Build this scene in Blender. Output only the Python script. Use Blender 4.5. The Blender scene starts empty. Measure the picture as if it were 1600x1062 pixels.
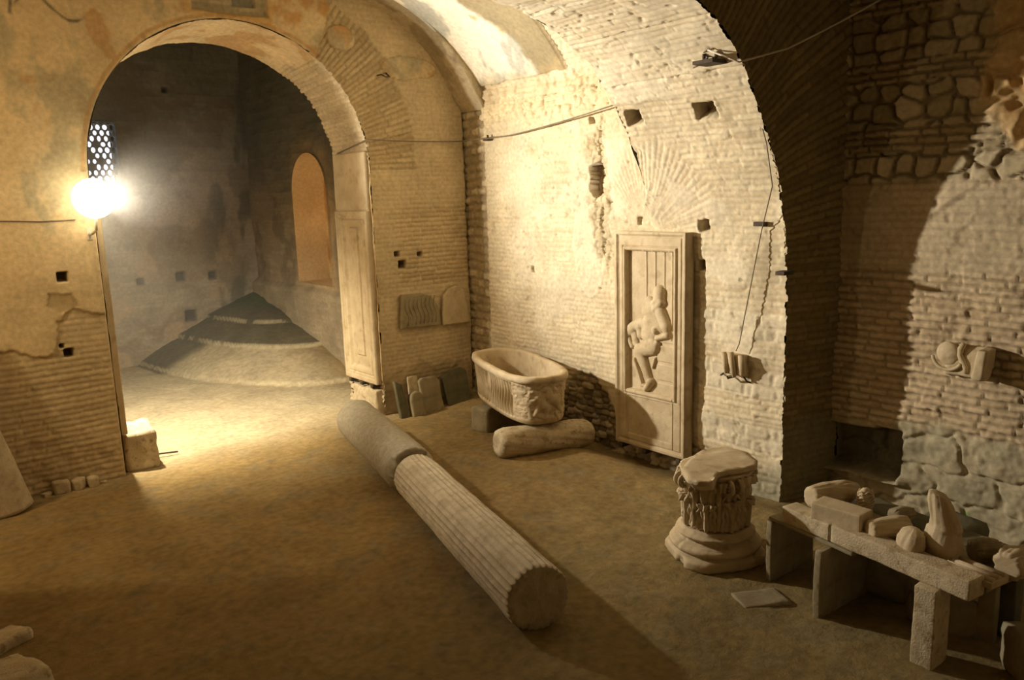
import bpy, bmesh, math, random
import numpy as np
from mathutils import Vector, Matrix

# ------------------------------------------------------------------ camera, light, exposure
S = bpy.context.scene
COL = S.collection
S.view_settings.view_transform = 'Standard'
S.view_settings.look = 'None'
S.view_settings.gamma = 1.0
S.view_settings.exposure = 0.0
S.cycles.max_bounces = 6
S.cycles.diffuse_bounces = 4

FPX, CAMH = 1250.0, 2.8
_d = np.array([213., 6750., FPX]); _up = -_d / np.linalg.norm(_d)
_fw = np.array([0, 0, 1.]); _fw = _fw - _fw.dot(_up) * _up; _fw /= np.linalg.norm(_fw)
_rt = np.cross(_fw, _up); _rt = _rt if _rt[0] > 0 else -_rt
_az = math.radians(39.2)
_X = _fw * math.sin(_az) + _rt * math.cos(_az)
_Y = _fw * math.cos(_az) - _rt * math.sin(_az)
ROT = np.stack([_X, _Y, _up])            # world axes as rows, in camera (x right, y down, z forward)

def at(u, v, axis, val):
    """the point of the plane (axis = val) seen at pixel (u, v) of the 1600 x 1062 frame"""
    d = ROT @ np.array([(u - 800) / FPX, (v - 531) / FPX, 1.])
    c = np.array([0, 0, CAMH]); t = (val - c[axis]) / d[axis]
    return c + t * d

cam_d = bpy.data.cameras.new('camera'); cam = bpy.data.objects.new('camera', cam_d); COL.objects.link(cam)
cam_d.sensor_width = 36.0; cam_d.lens = 36.0 * FPX / 1600.0; cam_d.clip_start = 0.05
_r = ROT @ np.array([1, 0, 0.]); _u = ROT @ np.array([0, -1, 0.]); _b = ROT @ np.array([0, 0, -1.])
M = Matrix(((_r[0], _u[0], _b[0], 0), (_r[1], _u[1], _b[1], 0), (_r[2], _u[2], _b[2], CAMH), (0, 0, 0, 1)))
cam.matrix_world = M
S.camera = cam

W = bpy.data.worlds.new('world'); S.world = W; W.use_nodes = True
_bg = W.node_tree.nodes['Background']; _bg.inputs[0].default_value = (0.90, 0.92, 1.0, 1); _bg.inputs[1].default_value = 1.5

LAMP = (1.855, 8.52, 2.862)               # the globe lamp at the left edge of the arch
LAMP_POWER = 16.0
def light(name, loc, energy, color, radius, kind='POINT'):
    l = bpy.data.lights.new(name, kind); l.energy = energy; l.color = color; l.shadow_soft_size = radius
    o = bpy.data.objects.new(name, l); COL.objects.link(o); o.location = loc
    return o
def flood(loc, target, energy, color, radius, size, blend):
    o = light('arch_floodlight', loc, energy, color, radius, 'SPOT'); o.data.spot_size = math.radians(size); o.data.spot_blend = blend
    o.rotation_euler = (Vector(target) - Vector(loc)).to_track_quat('-Z', 'Y').to_euler(); return o
flood((2.05, 9.42, 2.87), (7.0, 2.9, 3.7), 2500.0, (1.0, 0.92, 0.78), 0.09, 94, 1.0)
flood((2.05, 9.50, 2.80), (3.0, 10.5, 0.0), 1200.0, (1.0, 0.88, 0.66), 0.05, 130, 1.0)
light('arch_bulb', (2.05, 9.45, 2.86), 50.0, (1.0, 0.87, 0.66), 0.08)
light('side_bay_lamp', (-1.0, 7.7, 3.1), 125.0, (1.0, 0.76, 0.43), 0.05)       # out of frame, left bay
light('front_fill_light', (-1.2, -0.6, 4.2), 4.0, (1.0, 0.80, 0.42), 0.4)       # dim fill light added behind the viewpoint
light('niche_fill_light', (6.28, 11.86, 2.6), 9.0, (1.0, 0.68, 0.32), 0.04)  # unseen light added behind the near jamb to brighten the niche

# ------------------------------------------------------------------ numpy noise and masonry patterns
def hsh(a, b, s):
    a = a.astype(np.int64) if hasattr(a, 'astype') else np.int64(a)
    b = b.astype(np.int64) if hasattr(b, 'astype') else np.int64(b)
    n = (a * 374761393 + b * 668265263 + s * 974634777) & 0x7fffffff
    n = ((n ^ (n >> 13)) * 1274126177) & 0x7fffffff
    n = ((n ^ (n >> 16)) * 2246822519) & 0x7fffffff
    return ((n ^ (n >> 11)) & 0xffff) / 65535.0

def vn(u, v, s):
    i, j = np.floor(u), np.floor(v); f, g = u - i, v - j
    f = f * f * (3 - 2 * f); g = g * g * (3 - 2 * g)
    a = hsh(i, j, s) * (1 - f) + hsh(i + 1, j, s) * f
    b = hsh(i, j + 1, s) * (1 - f) + hsh(i + 1, j + 1, s) * f
    return a * (1 - g) + b * g

def fbm(u, v, sc, s=1, o=4, asp=1.0):
    r = 0; a = .5; t = 0; v = v * asp
    for k in range(o):
        c, q = math.cos(.6 + k * 1.1), math.sin(.6 + k * 1.1)
        r = r + a * vn((u * c + v * q) * sc + k * 5.3, (v * c - u * q) * sc + 9.1, s + k * 17); t += a; sc *= 2.03; a *= .5
    return r / t                                        # 0..1

def ss(a, b, x):
    t = np.clip((x - a) / (b - a), 0, 1); return t * t * (3 - 2 * t)

def bricks(u, v, ch, bl, s, joint=.35, wave=.012, jit=.35):
    """courses of height ch, bricks about bl long -> tone 0..1 per brick, profile 0 (joint) .. 1 (face)"""
    v = v + (fbm(u, v, 1.3, s + 5, 2) - .5) * 2 * wave + (fbm(u, v, 14, s + 6, 2) - .5) * wave * .5
    r = np.floor(v / ch); fv = v / ch - r
    q = u / bl + hsh(r, r * 0 + 3, s) * 7; c = np.floor(q); f = q - c
    e = hsh(c, r, s + 1) * jit; c2 = np.where(f < e, c - 1, c)
    left = np.where(f < e, f + 1 - hsh(c - 1, r, s + 1) * jit, f - e)
    right = np.where(f < e, e - f, 1 + hsh(c + 1, r, s + 1) * jit - f)
    du = np.minimum(left, right) * bl
    hh = .5 - np.abs(fv - .5); dv = hh * ch
    jv = ch * joint * .5
    n = (fbm(u, v, 30, s + 9, 2) - .5) * jv * 1.1
    prof = ss(jv * .5, jv * 1.3, dv + n) * ss(jv * .4, jv * 1.2, du + n)
    return hsh(c2, r, s + 2), prof

def voro(u, v, cu, cv, s, gap=.12):
    """irregular stones about cu x cv: tone per stone, profile 0 (joint) .. 1 (dome)"""
    x, y = u / cu + (fbm(u, v, 5, s + 3, 2) - .5) * .5, v / cv + (fbm(u, v, 5, s + 4, 2) - .5) * .5
    i0, j0 = np.floor(x), np.floor(y); f1 = np.full(u.shape, 9.); f2 = f1.copy(); tn = f1 * 0
    for di in (-1, 0, 1):
        for dj in (-1, 0, 1):
            i, j = i0 + di, j0 + dj
            d = np.maximum(np.abs(i + .15 + .7 * hsh(i, j, s) - x), np.abs(j + .3 + .4 * hsh(i, j, s + 1) - y)) * .6 + .4 * np.hypot(i + .15 + .7 * hsh(i, j, s) - x, j + .3 + .4 * hsh(i, j, s + 1) - y)
            c = d < f1; f2 = np.where(c, f1, np.minimum(f2, d)); tn = np.where(c, hsh(i, j, s + 2), tn); f1 = np.minimum(f1, d)
    return tn, ss(gap * .3, gap * 1.6, f2 - f1)

def inpoly(u, v, poly):
    r = np.zeros(u.shape, bool); n = len(poly)
    for i in range(n):
        x0, y0 = poly[i]; x1, y1 = poly[(i + 1) % n]
        if y0 == y1: continue
        r ^= ((y0 > v) != (y1 > v)) & (u < (x1 - x0) * (v - y0) / (y1 - y0) + x0)
    return r.astype(float)

def blend(a, b, m):
    m = m[..., None] if hasattr(m, 'shape') and getattr(a, 'ndim', 1) != m.ndim or (hasattr(m, 'shape') and m.ndim == 2) else m
    return np.asarray(a) * (1 - m) + np.asarray(b) * m

C3 = lambda *c: np.array(c, float)
def colfield(shape, c): return np.ones(shape + (3,)) * np.array(c, float)

# ------------------------------------------------------------------ object helpers
def tag(o, label=None, cat=None, group=None, kind=None):
    if label: o['label'] = label
    if cat: o['category'] = cat
    if group: o['group'] = group
    if kind: o['kind'] = kind
    return o

def empty(name, loc, rz=0.0):
    o = bpy.data.objects.new(name, None); COL.objects.link(o); o.location = loc; o.rotation_euler = (0, 0, rz)
    o.empty_display_size = .1
    return o

def obj(name, me, mat, parent=None, loc=None, rot=None):
    me.materials.clear(); me.materials.append(mat)
    o = bpy.data.objects.new(name, me); COL.objects.link(o)
    if parent is not None: o.parent = parent
    if loc is not None: o.location = loc
    if rot is not None: o.rotation_euler = rot
    return o

def npmesh(name, V, Q, col=None, smooth=True):
    V = np.asarray(V, np.float32).reshape(-1, 3); Q = np.asarray(Q, np.int32); k = Q.shape[1]
    used = np.zeros(len(V), bool); used[Q.ravel()] = True
    if not used.all():
        mp = np.cumsum(used) - 1; V = V[used]; Q = mp[Q].astype(np.int32)
        if col is not None: col = np.asarray(col).reshape(-1, 3)[used]
    me = bpy.data.meshes.new(name)
    me.vertices.add(len(V)); me.vertices.foreach_set('co', V.ravel())
    me.loops.add(Q.size); me.loops.foreach_set('vertex_index', Q.ravel())
    me.polygons.add(len(Q)); me.polygons.foreach_set('loop_start', np.arange(len(Q), dtype=np.int32) * k)
    me.polygons.foreach_set('use_smooth', np.full(len(Q), smooth))
    me.update(calc_edges=True)
    if col is not None:
        a = me.color_attributes.new('Col', 'FLOAT_COLOR', 'POINT')
        c = np.ones((len(V), 4), np.float32); c[:, :3] = np.clip(np.asarray(col).reshape(-1, 3), .004, 1)
        a.data.foreach_set('color', c.ravel())
    return me

def gridq(nv, nu, close_u=False, flip=False):
    i = np.arange(nv - 1)[:, None]; j = np.arange(nu if close_u else nu - 1)[None, :]
    a = i * nu + j; b = i * nu + (j + 1) % nu; c = (i + 1) * nu + (j + 1) % nu; d = (i + 1) * nu + j
    q = np.stack([a, b, c, d], -1).reshape(-1, 4)
    return q[:, ::-1] if flip else q

def sheet(name, P, col, mat, keep=None, flip=False, kind='structure', close_u=False, parent=None, loc=None):
    nv, nu = P.shape[:2]; q = gridq(nv, nu, close_u, flip)
    if keep is not None:
        kk = keep.ravel(); q = q[kk[q].all(1)]
    o = obj(name, npmesh(name, P.reshape(-1, 3), q, None if col is None else col.reshape(-1, 3)), mat, parent, loc)
    if kind and parent is None: o['kind'] = kind
    return o

def bmobj(name, bm, mat, parent=None, smooth=False, loc=None, rot=None):
    me = bpy.data.meshes.new(name); bmesh.ops.recalc_face_normals(bm, faces=bm.faces[:]); bm.to_mesh(me); bm.free()
    if smooth: me.polygons.foreach_set('use_smooth', np.ones(len(me.polygons), bool))
    return obj(name, me, mat, parent, loc, rot)

def n3(p, sc, s):
    x, y, z = p[:, 0] * sc, p[:, 1] * sc, p[:, 2] * sc
    return (vn(x + z * .7, y + 3.1, s) + vn(y + x * .6, z + 7.7, s + 1) + vn(z + y * .5, x + 5.2, s + 2)) / 3 * 2 - 1

def rough(bm, amp, sc, seed, oct=3):
    bm.verts.ensure_lookup_table(); bm.normal_update()
    P = np.array([v.co[:] for v in bm.verts]); N = np.array([v.normal[:] for v in bm.verts]); d = np.zeros(len(P)); a = amp
    for k in range(oct):
        d += a * n3(P, sc, seed + 7 * k); a *= .5; sc *= 2.1
    for v, n, dd in zip(bm.verts, N, d): v.co += Vector(n * dd)

def block_bm(dims, cuts=6, bev=.02, amp=.01, sc=6, seed=1, taper=0.0, corner=None):
    bm = bmesh.new(); bmesh.ops.create_cube(bm, size=1)
    for v in bm.verts:
        t = 1 - taper * (v.co.z + .5)
        v.co = Vector((v.co.x * dims[0] * t, v.co.y * dims[1] * t, (v.co.z + .5) * dims[2]))
    if bev: bmesh.ops.bevel(bm, geom=bm.edges[:], offset=bev, segments=2, affect='EDGES', profile=.6)
    L = max(dims) / (cuts + 1)
    for _ in range(5):
        long = [e for e in bm.edges if e.calc_length() > L * 1.05]
        if not long: break
        bmesh.ops.subdivide_edges(bm, edges=long, cuts=1, use_grid_fill=True)
    bmesh.ops.triangulate(bm, faces=[f for f in bm.faces if len(f.verts) > 4])
    rough(bm, amp, sc, seed)
    return bm

def block(name, dims, mat, parent=None, loc=None, rot=None, smooth=True, **k):
    return bmobj(name, block_bm(dims, **k), mat, parent, smooth, loc, rot)

def prism_bm(poly, t, cuts=0.06, bev=.006, amp=.004, sc=9, seed=2):
    """polygon (x, z) in the XZ plane, thickness t along +Y"""
    bm = bmesh.new()
    f = bm.faces.new([bm.verts.new((x, 0, z)) for x, z in poly])
    r = bmesh.ops.extrude_face_region(bm, geom=[f])
    for v in [g for g in r['geom'] if isinstance(g, bmesh.types.BMVert)]: v.co.y += t
    bmesh.ops.recalc_face_normals(bm, faces=bm.faces[:])
    if bev: bmesh.ops.bevel(bm, geom=bm.edges[:], offset=bev, segments=1, affect='EDGES')
    bmesh.ops.triangulate(bm, faces=bm.faces[:])
    for _ in range(4):
        long = [e for e in bm.edges if e.calc_length() > cuts]
        if not long: break
        bmesh.ops.subdivide_edges(bm, edges=long, cuts=1)
        bmesh.ops.triangulate(bm, faces=[f for f in bm.faces if len(f.verts) > 3])
    rough(bm, amp, sc, seed)
    return bm

def tube_bm(bm, pts, r, n=8, caps=True):
    pts = [Vector(p) for p in pts]; rings = []
    for i, p in enumerate(pts):
        t = (pts[min(i + 1, len(pts) - 1)] - pts[max(i - 1, 0)]).normalized()
        a = t.orthogonal().normalized() if i == 0 else (rings_a - t * rings_a.dot(t)).normalized()
        rings_a = a; b = t.cross(a); rr = r[i] if isinstance(r, (list, tuple)) else r
        rings.append([bm.verts.new(p + a * math.cos(k * math.tau / n) * rr + b * math.sin(k * math.tau / n) * rr) for k in range(n)])
    for A, B in zip(rings, rings[1:]):
        for k in range(n): bm.faces.new((A[k], A[(k + 1) % n], B[(k + 1) % n], B[k]))
    if caps: bm.faces.new(rings[0][::-1]); bm.faces.new(rings[-1])
    return bm

def tube(name, pts, r, mat, parent=None, n=8):
    return bmobj(name, tube_bm(bmesh.new(), pts, r, n), mat, parent, True)

def lathe_mesh(name, prof, n, disp=None, cap0=True, cap1=True):
    """prof: list of (r, z); disp(theta, z, r) -> added radius"""
    prof = np.array(prof, float); th = np.arange(n) * math.tau / n
    T, R = np.meshgrid(th, prof[:, 0]); _, Z = np.meshgrid(th, prof[:, 1])
    if disp is not None: R = np.maximum(R + disp(T, Z, R), 0.0)
    V = np.stack([R * np.cos(T), R * np.sin(T), Z], -1)
    return npmesh(name, V, gridq(len(prof), n, True))

def dens(prof, step):
    out = [prof[0]]
    for a, b in zip(prof, prof[1:]):
        k = max(1, int(math.hypot(b[0] - a[0], b[1] - a[1]) / step))
        out += [(a[0] + (b[0] - a[0]) * i / k, a[1] + (b[1] - a[1]) * i / k) for i in range(1, k + 1)]
    return out

# ------------------------------------------------------------------ materials (all procedural)
def mat_attr(name, nscale=28, bump=.25, rough_=.95, namp=.22, dist=.006):
    m = bpy.data.materials.new(name); m.use_nodes = True; nt = m.node_tree; N = nt.nodes; L = nt.links
    b = N['Principled BSDF']; b.inputs['Roughness'].default_value = rough_
    b.inputs['Specular IOR Level'].default_value = .15
    tc = N.new('ShaderNodeTexCoord'); a = N.new('ShaderNodeAttribute'); a.attribute_name = 'Col'
    n1 = N.new('ShaderNodeTexNoise'); n1.inputs['Scale'].default_value = nscale; n1.inputs['Detail'].default_value = 6
    n2 = N.new('ShaderNodeTexNoise'); n2.inputs['Scale'].default_value = 2.2; n2.inputs['Detail'].default_value = 5
    L.new(tc.outputs['Object'], n1.inputs['Vector']); L.new(tc.outputs['Object'], n2.inputs['Vector'])
    r1 = N.new('ShaderNodeMapRange'); r1.inputs[1].default_value = .3; r1.inputs[2].default_value = .7
    r1.inputs[3].default_value = 1 - namp; r1.inputs[4].default_value = 1 + namp; L.new(n1.outputs[0], r1.inputs[0])
    r2 = N.new('ShaderNodeMapRange'); r2.inputs[1].default_value = .3; r2.inputs[2].default_value = .7
    r2.inputs[3].default_value = .86; r2.inputs[4].default_value = 1.1; L.new(n2.outputs[0], r2.inputs[0])
    mu = N.new('ShaderNodeMath'); mu.operation = 'MULTIPLY'; L.new(r1.outputs[0], mu.inputs[0]); L.new(r2.outputs[0], mu.inputs[1])
    vm = N.new('ShaderNodeVectorMath'); vm.operation = 'SCALE'; L.new(a.outputs['Color'], vm.inputs[0]); L.new(mu.outputs[0], vm.inputs['Scale'])
    L.new(vm.outputs[0], b.inputs['Base Color'])
    n3_ = N.new('ShaderNodeTexNoise'); n3_.inputs['Scale'].default_value = nscale * 2.2; n3_.inputs['Detail'].default_value = 8
    n3_.inputs['Roughness'].default_value = .65; L.new(tc.outputs['Object'], n3_.inputs['Vector'])
    bp = N.new('ShaderNodeBump'); bp.inputs['Strength'].default_value = bump; bp.inputs['Distance'].default_value = dist * 4
    L.new(n3_.outputs[0], bp.inputs['Height']); L.new(bp.outputs[0], b.inputs['Normal'])
    return m

def mat_stone(name, c1, c2, sc=6, bump=.3, rough_=.8, spots=0.0, spotcol=(.12, .09, .05), dist=.01, metal=0):
    m = bpy.data.materials.new(name); m.use_nodes = True; nt = m.node_tree; N = nt.nodes; L = nt.links
    b = N['Principled BSDF']; b.inputs['Roughness'].default_value = rough_; b.inputs['Metallic'].default_value = metal
    b.inputs['Specular IOR Level'].default_value = .25
    tc = N.new('ShaderNodeTexCoord')
    n1 = N.new('ShaderNodeTexNoise'); n1.inputs['Scale'].default_value = sc; n1.inputs['Detail'].default_value = 9; n1.inputs['Roughness'].default_value = .62
    L.new(tc.outputs['Object'], n1.inputs['Vector'])
    cr = N.new('ShaderNodeValToRGB'); cr.color_ramp.elements[0].position = .32; cr.color_ramp.elements[1].position = .68
    cr.color_ramp.elements[0].color = (*c1, 1); cr.color_ramp.elements[1].color = (*c2, 1)
    L.new(n1.outputs[0], cr.inputs[0]); out = cr.outputs[0]
    if spots:
        n2 = N.new('ShaderNodeTexNoise'); n2.inputs['Scale'].default_value = sc * 1.7; n2.inputs['Detail'].default_value = 5
        L.new(tc.outputs['Object'], n2.inputs['Vector'])
        r = N.new('ShaderNodeMapRange'); r.inputs[1].default_value = .56; r.inputs[2].default_value = .70; r.inputs[4].default_value = spots
        L.new(n2.outputs[0], r.inputs[0])
        mx = N.new('ShaderNodeMix'); mx.data_type = 'RGBA'; L.new(r.outputs[0], mx.inputs[0]); L.new(out, mx.inputs[6]); mx.inputs[7].default_value = (*spotcol, 1)
        out = mx.outputs[2]
    L.new(out, b.inputs['Base Color'])
    n4 = N.new('ShaderNodeTexNoise'); n4.inputs['Scale'].default_value = sc * 9; n4.inputs['Detail'].default_value = 8; L.new(tc.outputs['Object'], n4.inputs['Vector'])
    bp = N.new('ShaderNodeBump'); bp.inputs['Strength'].default_value = bump; bp.inputs['Distance'].default_value = dist
    L.new(n4.outputs[0], bp.inputs['Height']); L.new(bp.outputs[0], b.inputs['Normal'])
    return m

MA = mat_attr('masonry', nscale=22, bump=.14, namp=.14)
MF = mat_attr('packed_earth', nscale=14, bump=.35, namp=.20, dist=.012)
MARB = mat_stone('warm_marble', (.44, .34, .20), (.60, .49, .32), 5, .25, .7, .5, (.30, .21, .11))
MARBG = mat_stone('grey_marble', (.22, .175, .10), (.35, .29, .175), 7, .25, .75, .5, (.14, .14, .10))
MARBD = mat_stone('dark_slab_marble', (.09, .082, .045), (.155, .14, .08), 8, .3, .8, .3, (.06, .07, .05))
TRAV = mat_stone('travertine', (.42, .33, .20), (.62, .52, .35), 10, .5, .9, .8, (.26, .18, .09))
COLM = mat_stone('column_marble', (.38, .31, .20), (.55, .46, .31), 9, .35, .8, .5, (.26, .20, .12))
GRAN = mat_stone('grey_granite', (.27, .23, .16), (.40, .35, .25), 22, .25, .8, .4, (.2, .16, .1))
IRON = mat_stone('rusty_iron', (.05, .035, .025), (.10, .07, .045), 20, .4, .7)
WIRE = mat_stone('dusty_cable', (.16, .13, .09), (.24, .19, .13), 12, .1, .7)
WIREL = mat_stone('pale_cable', (.50, .45, .36), (.62, .56, .45), 12, .1, .6)
DARK = mat_stone('outer_masonry', (.05, .04, .03), (.08, .065, .05), 2, .1, 1)
PLAST = mat_stone('grille_plaster', (.32, .33, .36), (.42, .42, .45), 9, .2, .9)

BR_A, BR_B, MORT = C3(.50, .36, .19), C3(.66, .52, .31), C3(.63, .53, .36)
def brickcol(tone, prof, u, v, s, a=BR_A, b=BR_B, m=MORT):
    t = np.clip(tone * .8 + fbm(u, v, 3, s, 3) * .4 - .1, 0, 1)
    return blend(m, blend(a, b, t), prof)

# ------------------------------------------------------------------ profiles of the vaults (x, z)
def densify(pts, step):
    pts = np.array(pts, float)
    d = np.r_[0, np.cumsum(np.hypot(*np.diff(pts, axis=0).T))]
    n = int(d[-1] / step) + 1; t = np.linspace(0, d[-1], n)
    return np.stack([np.interp(t, d, pts[:, 0]), np.interp(t, d, pts[:, 1])], 1), t

def smoothpts(p, k=3):
    p = p.copy()
    for _ in range(k): p[1:-1] = (p[:-2] + 2 * p[1:-1] + p[2:]) / 4
    return p

NEAR = [(6.45, -.3), (6.45, 1.6), (6.44, 2.0), (6.40, 2.36), (6.34, 2.6), (6.27, 2.82), (6.18, 3.0), (6.08, 3.2), (5.93, 3.45), (5.75, 3.69), (5.53, 3.93), (5.33, 4.07), (5.10, 4.18),
        (4.7, 4.32), (4.2, 4.41), (3.6, 4.44), (3.0, 4.42), (1.5, 4.3), (.4, 4.2), (-2.2, 4.1)]
def arc(cx, cz, R, a0, a1, n=40): return [(cx + R * math.cos(a), cz + R * math.sin(a)) for a in np.linspace(math.radians(a0), math.radians(a1), n)]
MAIN = [(6.45, 3.7)] + arc(4.24, 2.55, 2.70, 34.9, 92, 40) + [(2.5, 5.28), (.5, 5.25), (-2.2, 5.2)]
RIB = [(6.45, 3.84), (6.41, 3.9)] + arc(4.50, 3.12, 2.03, 26, 92, 36) + [(3.5, 5.16), (1.5, 5.16), (-2.2, 5.16)]

def prof_sheet(prof, y0, y1, su, sv):
    """grid along a profile (rows) and along y (columns); returns P, outward-into-room normal, S, Yc"""
    p, s = densify(prof, sv); p = smoothpts(p, 4)
    t = np.gradient(p, axis=0); t /= np.linalg.norm(t, axis=1)[:, None]
    nrm = np.stack([-t[:, 1], t[:, 0]], 1)            # going up the right wall t=(0,1) -> n=(-1,0): into the room
    ys = np.linspace(y0, y1, int(abs(y1 - y0) / su) + 1)
    S_, Yc = np.meshgrid(s, ys, indexing='ij')
    P = np.zeros(S_.shape + (3,)); P[..., 0] = p[:, 0][:, None]; P[..., 2] = p[:, 1][:, None]; P[..., 1] = Yc
    Nn = np.zeros_like(P); Nn[..., 0] = nrm[:, 0][:, None]; Nn[..., 2] = nrm[:, 1][:, None]
    return P, Nn, S_, Yc

# ================================================================== SETTING
XW, YA, Y1 = 6.45, 8.8, 3.97
ST = .013
# --- right wall: lower bay wall (y 3.97 .. 8.42), vertical, up to the springing
def wallcolour(Y, Z, seed=11, pale=.5):
    tone, prof = bricks(Y, Z, .056, .27, seed, .40)
    h = (prof - 1) * .007 + (tone - .5) * .008 * prof
    col = brickcol(tone, prof, Y, Z, seed, C3(.58, .46, .29), C3(.70, .60, .41), C3(.64, .55, .38))
    return h, col, tone, prof

def rwall(Y, Z):
    h, col, tone, prof = wallcolour(Y, Z)
    # larger squared tufa courses low near the arch jamb
    t2, p2 = bricks(Y, Z, .135, .17, 31, .34, .045, .8)
    low = ss(.05, -.05, Z - 1.75 - (fbm(Y, Z, 3, 5) - .5) * .5) * ss(5.2, 5.0, Y)
    alt = (np.floor(Z / .27) % 2)
    h2 = (p2 - 1) * .010 + (t2 - .5) * .012 * p2 + (fbm(Y, Z, 12, 33, 3) - .5) * .012
    c2 = blend(C3(.68, .59, .42), blend(C3(.55, .48, .34), C3(.68, .59, .42), t2), p2)
    m = low * alt
    h = h * (1 - m) + h2 * m; col = blend(col, c2, m)
    # relieving arch of radial bricks above the slab
    cy, cz = 5.62, 2.30; r = np.hypot(Y - cy, (Z - cz) * .8); th = np.arctan2(Z - cz, Y - cy)
    t3, p3 = bricks(r, th * .75, .050, .30, 41, .35)
    ma = ss(.03, -.03, np.abs(r - .60) - .38 + (fbm(Y, Z, 6, 8) - .5) * .15) * (Z > 2.38) * ss(3.35, 3.25, Z)
    h = h * (1 - ma) + ((p3 - 1) * .008 + (t3 - .5) * .008 + .004) * ma
    col = blend(col, brickcol(t3, p3, Y, Z, 42, C3(.58, .46, .30), C3(.70, .60, .42), C3(.66, .57, .40)), ma)
    # plaster wash: smooth pale coat that hides the joints in places
    pl = ss(.44, .56, fbm(Y, Z, 1.6, 77, 5)) * ss(8.3, 7.6, Y)
    pl = np.maximum(pl, ss(.02, -.02, np.hypot((Y - 6.45) / .28, (Z - 2.2) / .62) - 1 + (fbm(Y, Z, 5, 71) - .5) * .3))
    h = h * (1 - .75 * pl) + .006 * pl; col = blend(col, C3(.70, .61, .44), pl * .75)
    # ragged broken strip between y 5.75 and 6.3, with deep hole
    cr = np.abs(Y - 6.22 - (Z - 2.5) * .12 - (fbm(Y, Z, 4, 90) - .5) * .35)
    rg = ss(.20, .06, cr) * ss(1.6, 2.1, Z) * ss(3.7, 3.3, Z)
    rb, rp = voro(Y, Z, .11, .07, 61)
    h = h * (1 - rg) + ((rp - 1) * .03 + (rb - .6) * .03) * rg
    col = blend(col, blend(C3(.40, .32, .19), C3(.62, .52, .34), rb), rg * .8)
    h = h - .10 * ss(.0, -.025, cr - .018 - .02 * (fbm(Y, Z, 9, 92) - .4)) * ss(2.0, 2.1, Z) * ss(3.6, 3.4, Z) * (fbm(Y, Z, 7, 93) > .47)
    hole = inpoly(Y, Z, [(6.45, 3.05), (6.28, 3.10), (6.22, 2.98), (6.27, 2.75), (6.36, 2.68), (6.45, 2.80), (6.42, 2.92)])
    h = h - .13 * hole; col = blend(col, C3(.22, .15, .09), hole * .8)
    # broken rubble foot; its dark rise behind the sarcophagus paints the tub's shadow
    ft = ss(.06, -.06, Z - (.16 + .55 * np.exp(-((Y - 6.55) / .42) ** 2)) - (fbm(Y, Z, 5, 14) - .5) * .14) * ss(4.6, 4.8, Y)
    q1, q2 = voro(Y, Z, .13, .07, 65, .2)
    h = h * (1 - ft) + ((q2 - 1) * .030 + (q1 - .7) * .05 - .01) * ft
    col = blend(col, blend(C3(.24, .19, .12), C3(.47, .38, .25), q1), ft)
    # green-grey foot near the jamb
    gf = ss(.10, -.05, Z - .02 - (5.0 - Y) * .12 - (fbm(Y, Z, 4, 15) - .5) * .12) * ss(5.1, 4.8, Y)
    col = blend(col, C3(.30, .28, .19), gf * .8)
    # pock marks, putlog holes
    pk = ss(.70, .80, fbm(Y * .7, Z, 19, 51, 3)) * ss(.45, .6, fbm(Y, Z, 1.5, 52)); h = h - .014 * pk; col = blend(col, C3(.48, .38, .24), pk * .5)
    for (u, v, a, b) in [(1158, 157, .10, .07), (1046, 170, .09, .07), (1107, 351, .055, .05), (1098, 414, .05, .045), (1000, 345, .02, .03), (925, 188, .03, .03), (833, 420, .02, .03)]:
        q = at(u, v, 0, XW)
        mk = ss(.012, -.004, np.maximum(np.abs(Y - q[1]) - a, np.abs(Z - q[2]) - b) + (fbm(Y, Z, 14, 3) - .5) * .03)
        h = h - .16 * mk; col = blend(col, C3(.20, .14, .08), mk * .8)
    for i in range(26):
        yy = 4.05 + hsh(i, 1, 500) * 4.1; zz = .4 + hsh(i, 2, 500) * 3.2; rr = .006 + .012 * hsh(i, 3, 500)
        mk = ss(rr * 1.3, rr * .6, np.hypot(Y - yy, (Z - zz) * 1.2)); h = h - .03 * mk
    cn = ss(8.34, 8.40, Y + (fbm(Y, Z, 6, 222) - .5) * .06); rb, rp = bricks(Y, Z, .11, .16, 221, .4, .05)
    h = h * (1 - cn) + (-.03 + (rp - 1) * .02 + rb * .02) * cn
    col = blend(col, blend(C3(.38, .30, .18), C3(.56, .46, .30), ss(.6, .9, rb) * rp), cn)
    h = h + .030 * ss(4.94, 4.90, Y) * ss(4.05, 4.3, Y) * ss(2.5, 2.2, Z)
    h = h + (fbm(Y, Z, 1.2, 20, 3) - .5) * .035 + (fbm(Y * .6, Z, 22, 24, 3) - .5) * .010 + (fbm(Y, Z, 9, 23, 3) - .5) * .008
    return h, col

P, Nn, Sg, Yc = prof_sheet([(XW, -.35), (XW, 3.88)], 5.46, 8.86, ST, ST)
h, col = rwall(Yc, P[..., 2])
top = ss(3.50, 3.75, P[..., 2] + (fbm(Yc, P[..., 2], 4, 6) - .5) * .25)
top = top * ss(8.36, 8.25, Yc); v1, v2 = voro(Yc, P[..., 2], .17, .11, 19, .15); h = h + top * (.0 + .05 * fbm(Yc, P[..., 2], 9, 17, 5) + .04 * v2 * v1); col = blend(col, C3(.66, .54, .34), top * .7)
sheet('wall_right', P + Nn * h[..., None], col, MA)

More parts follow.
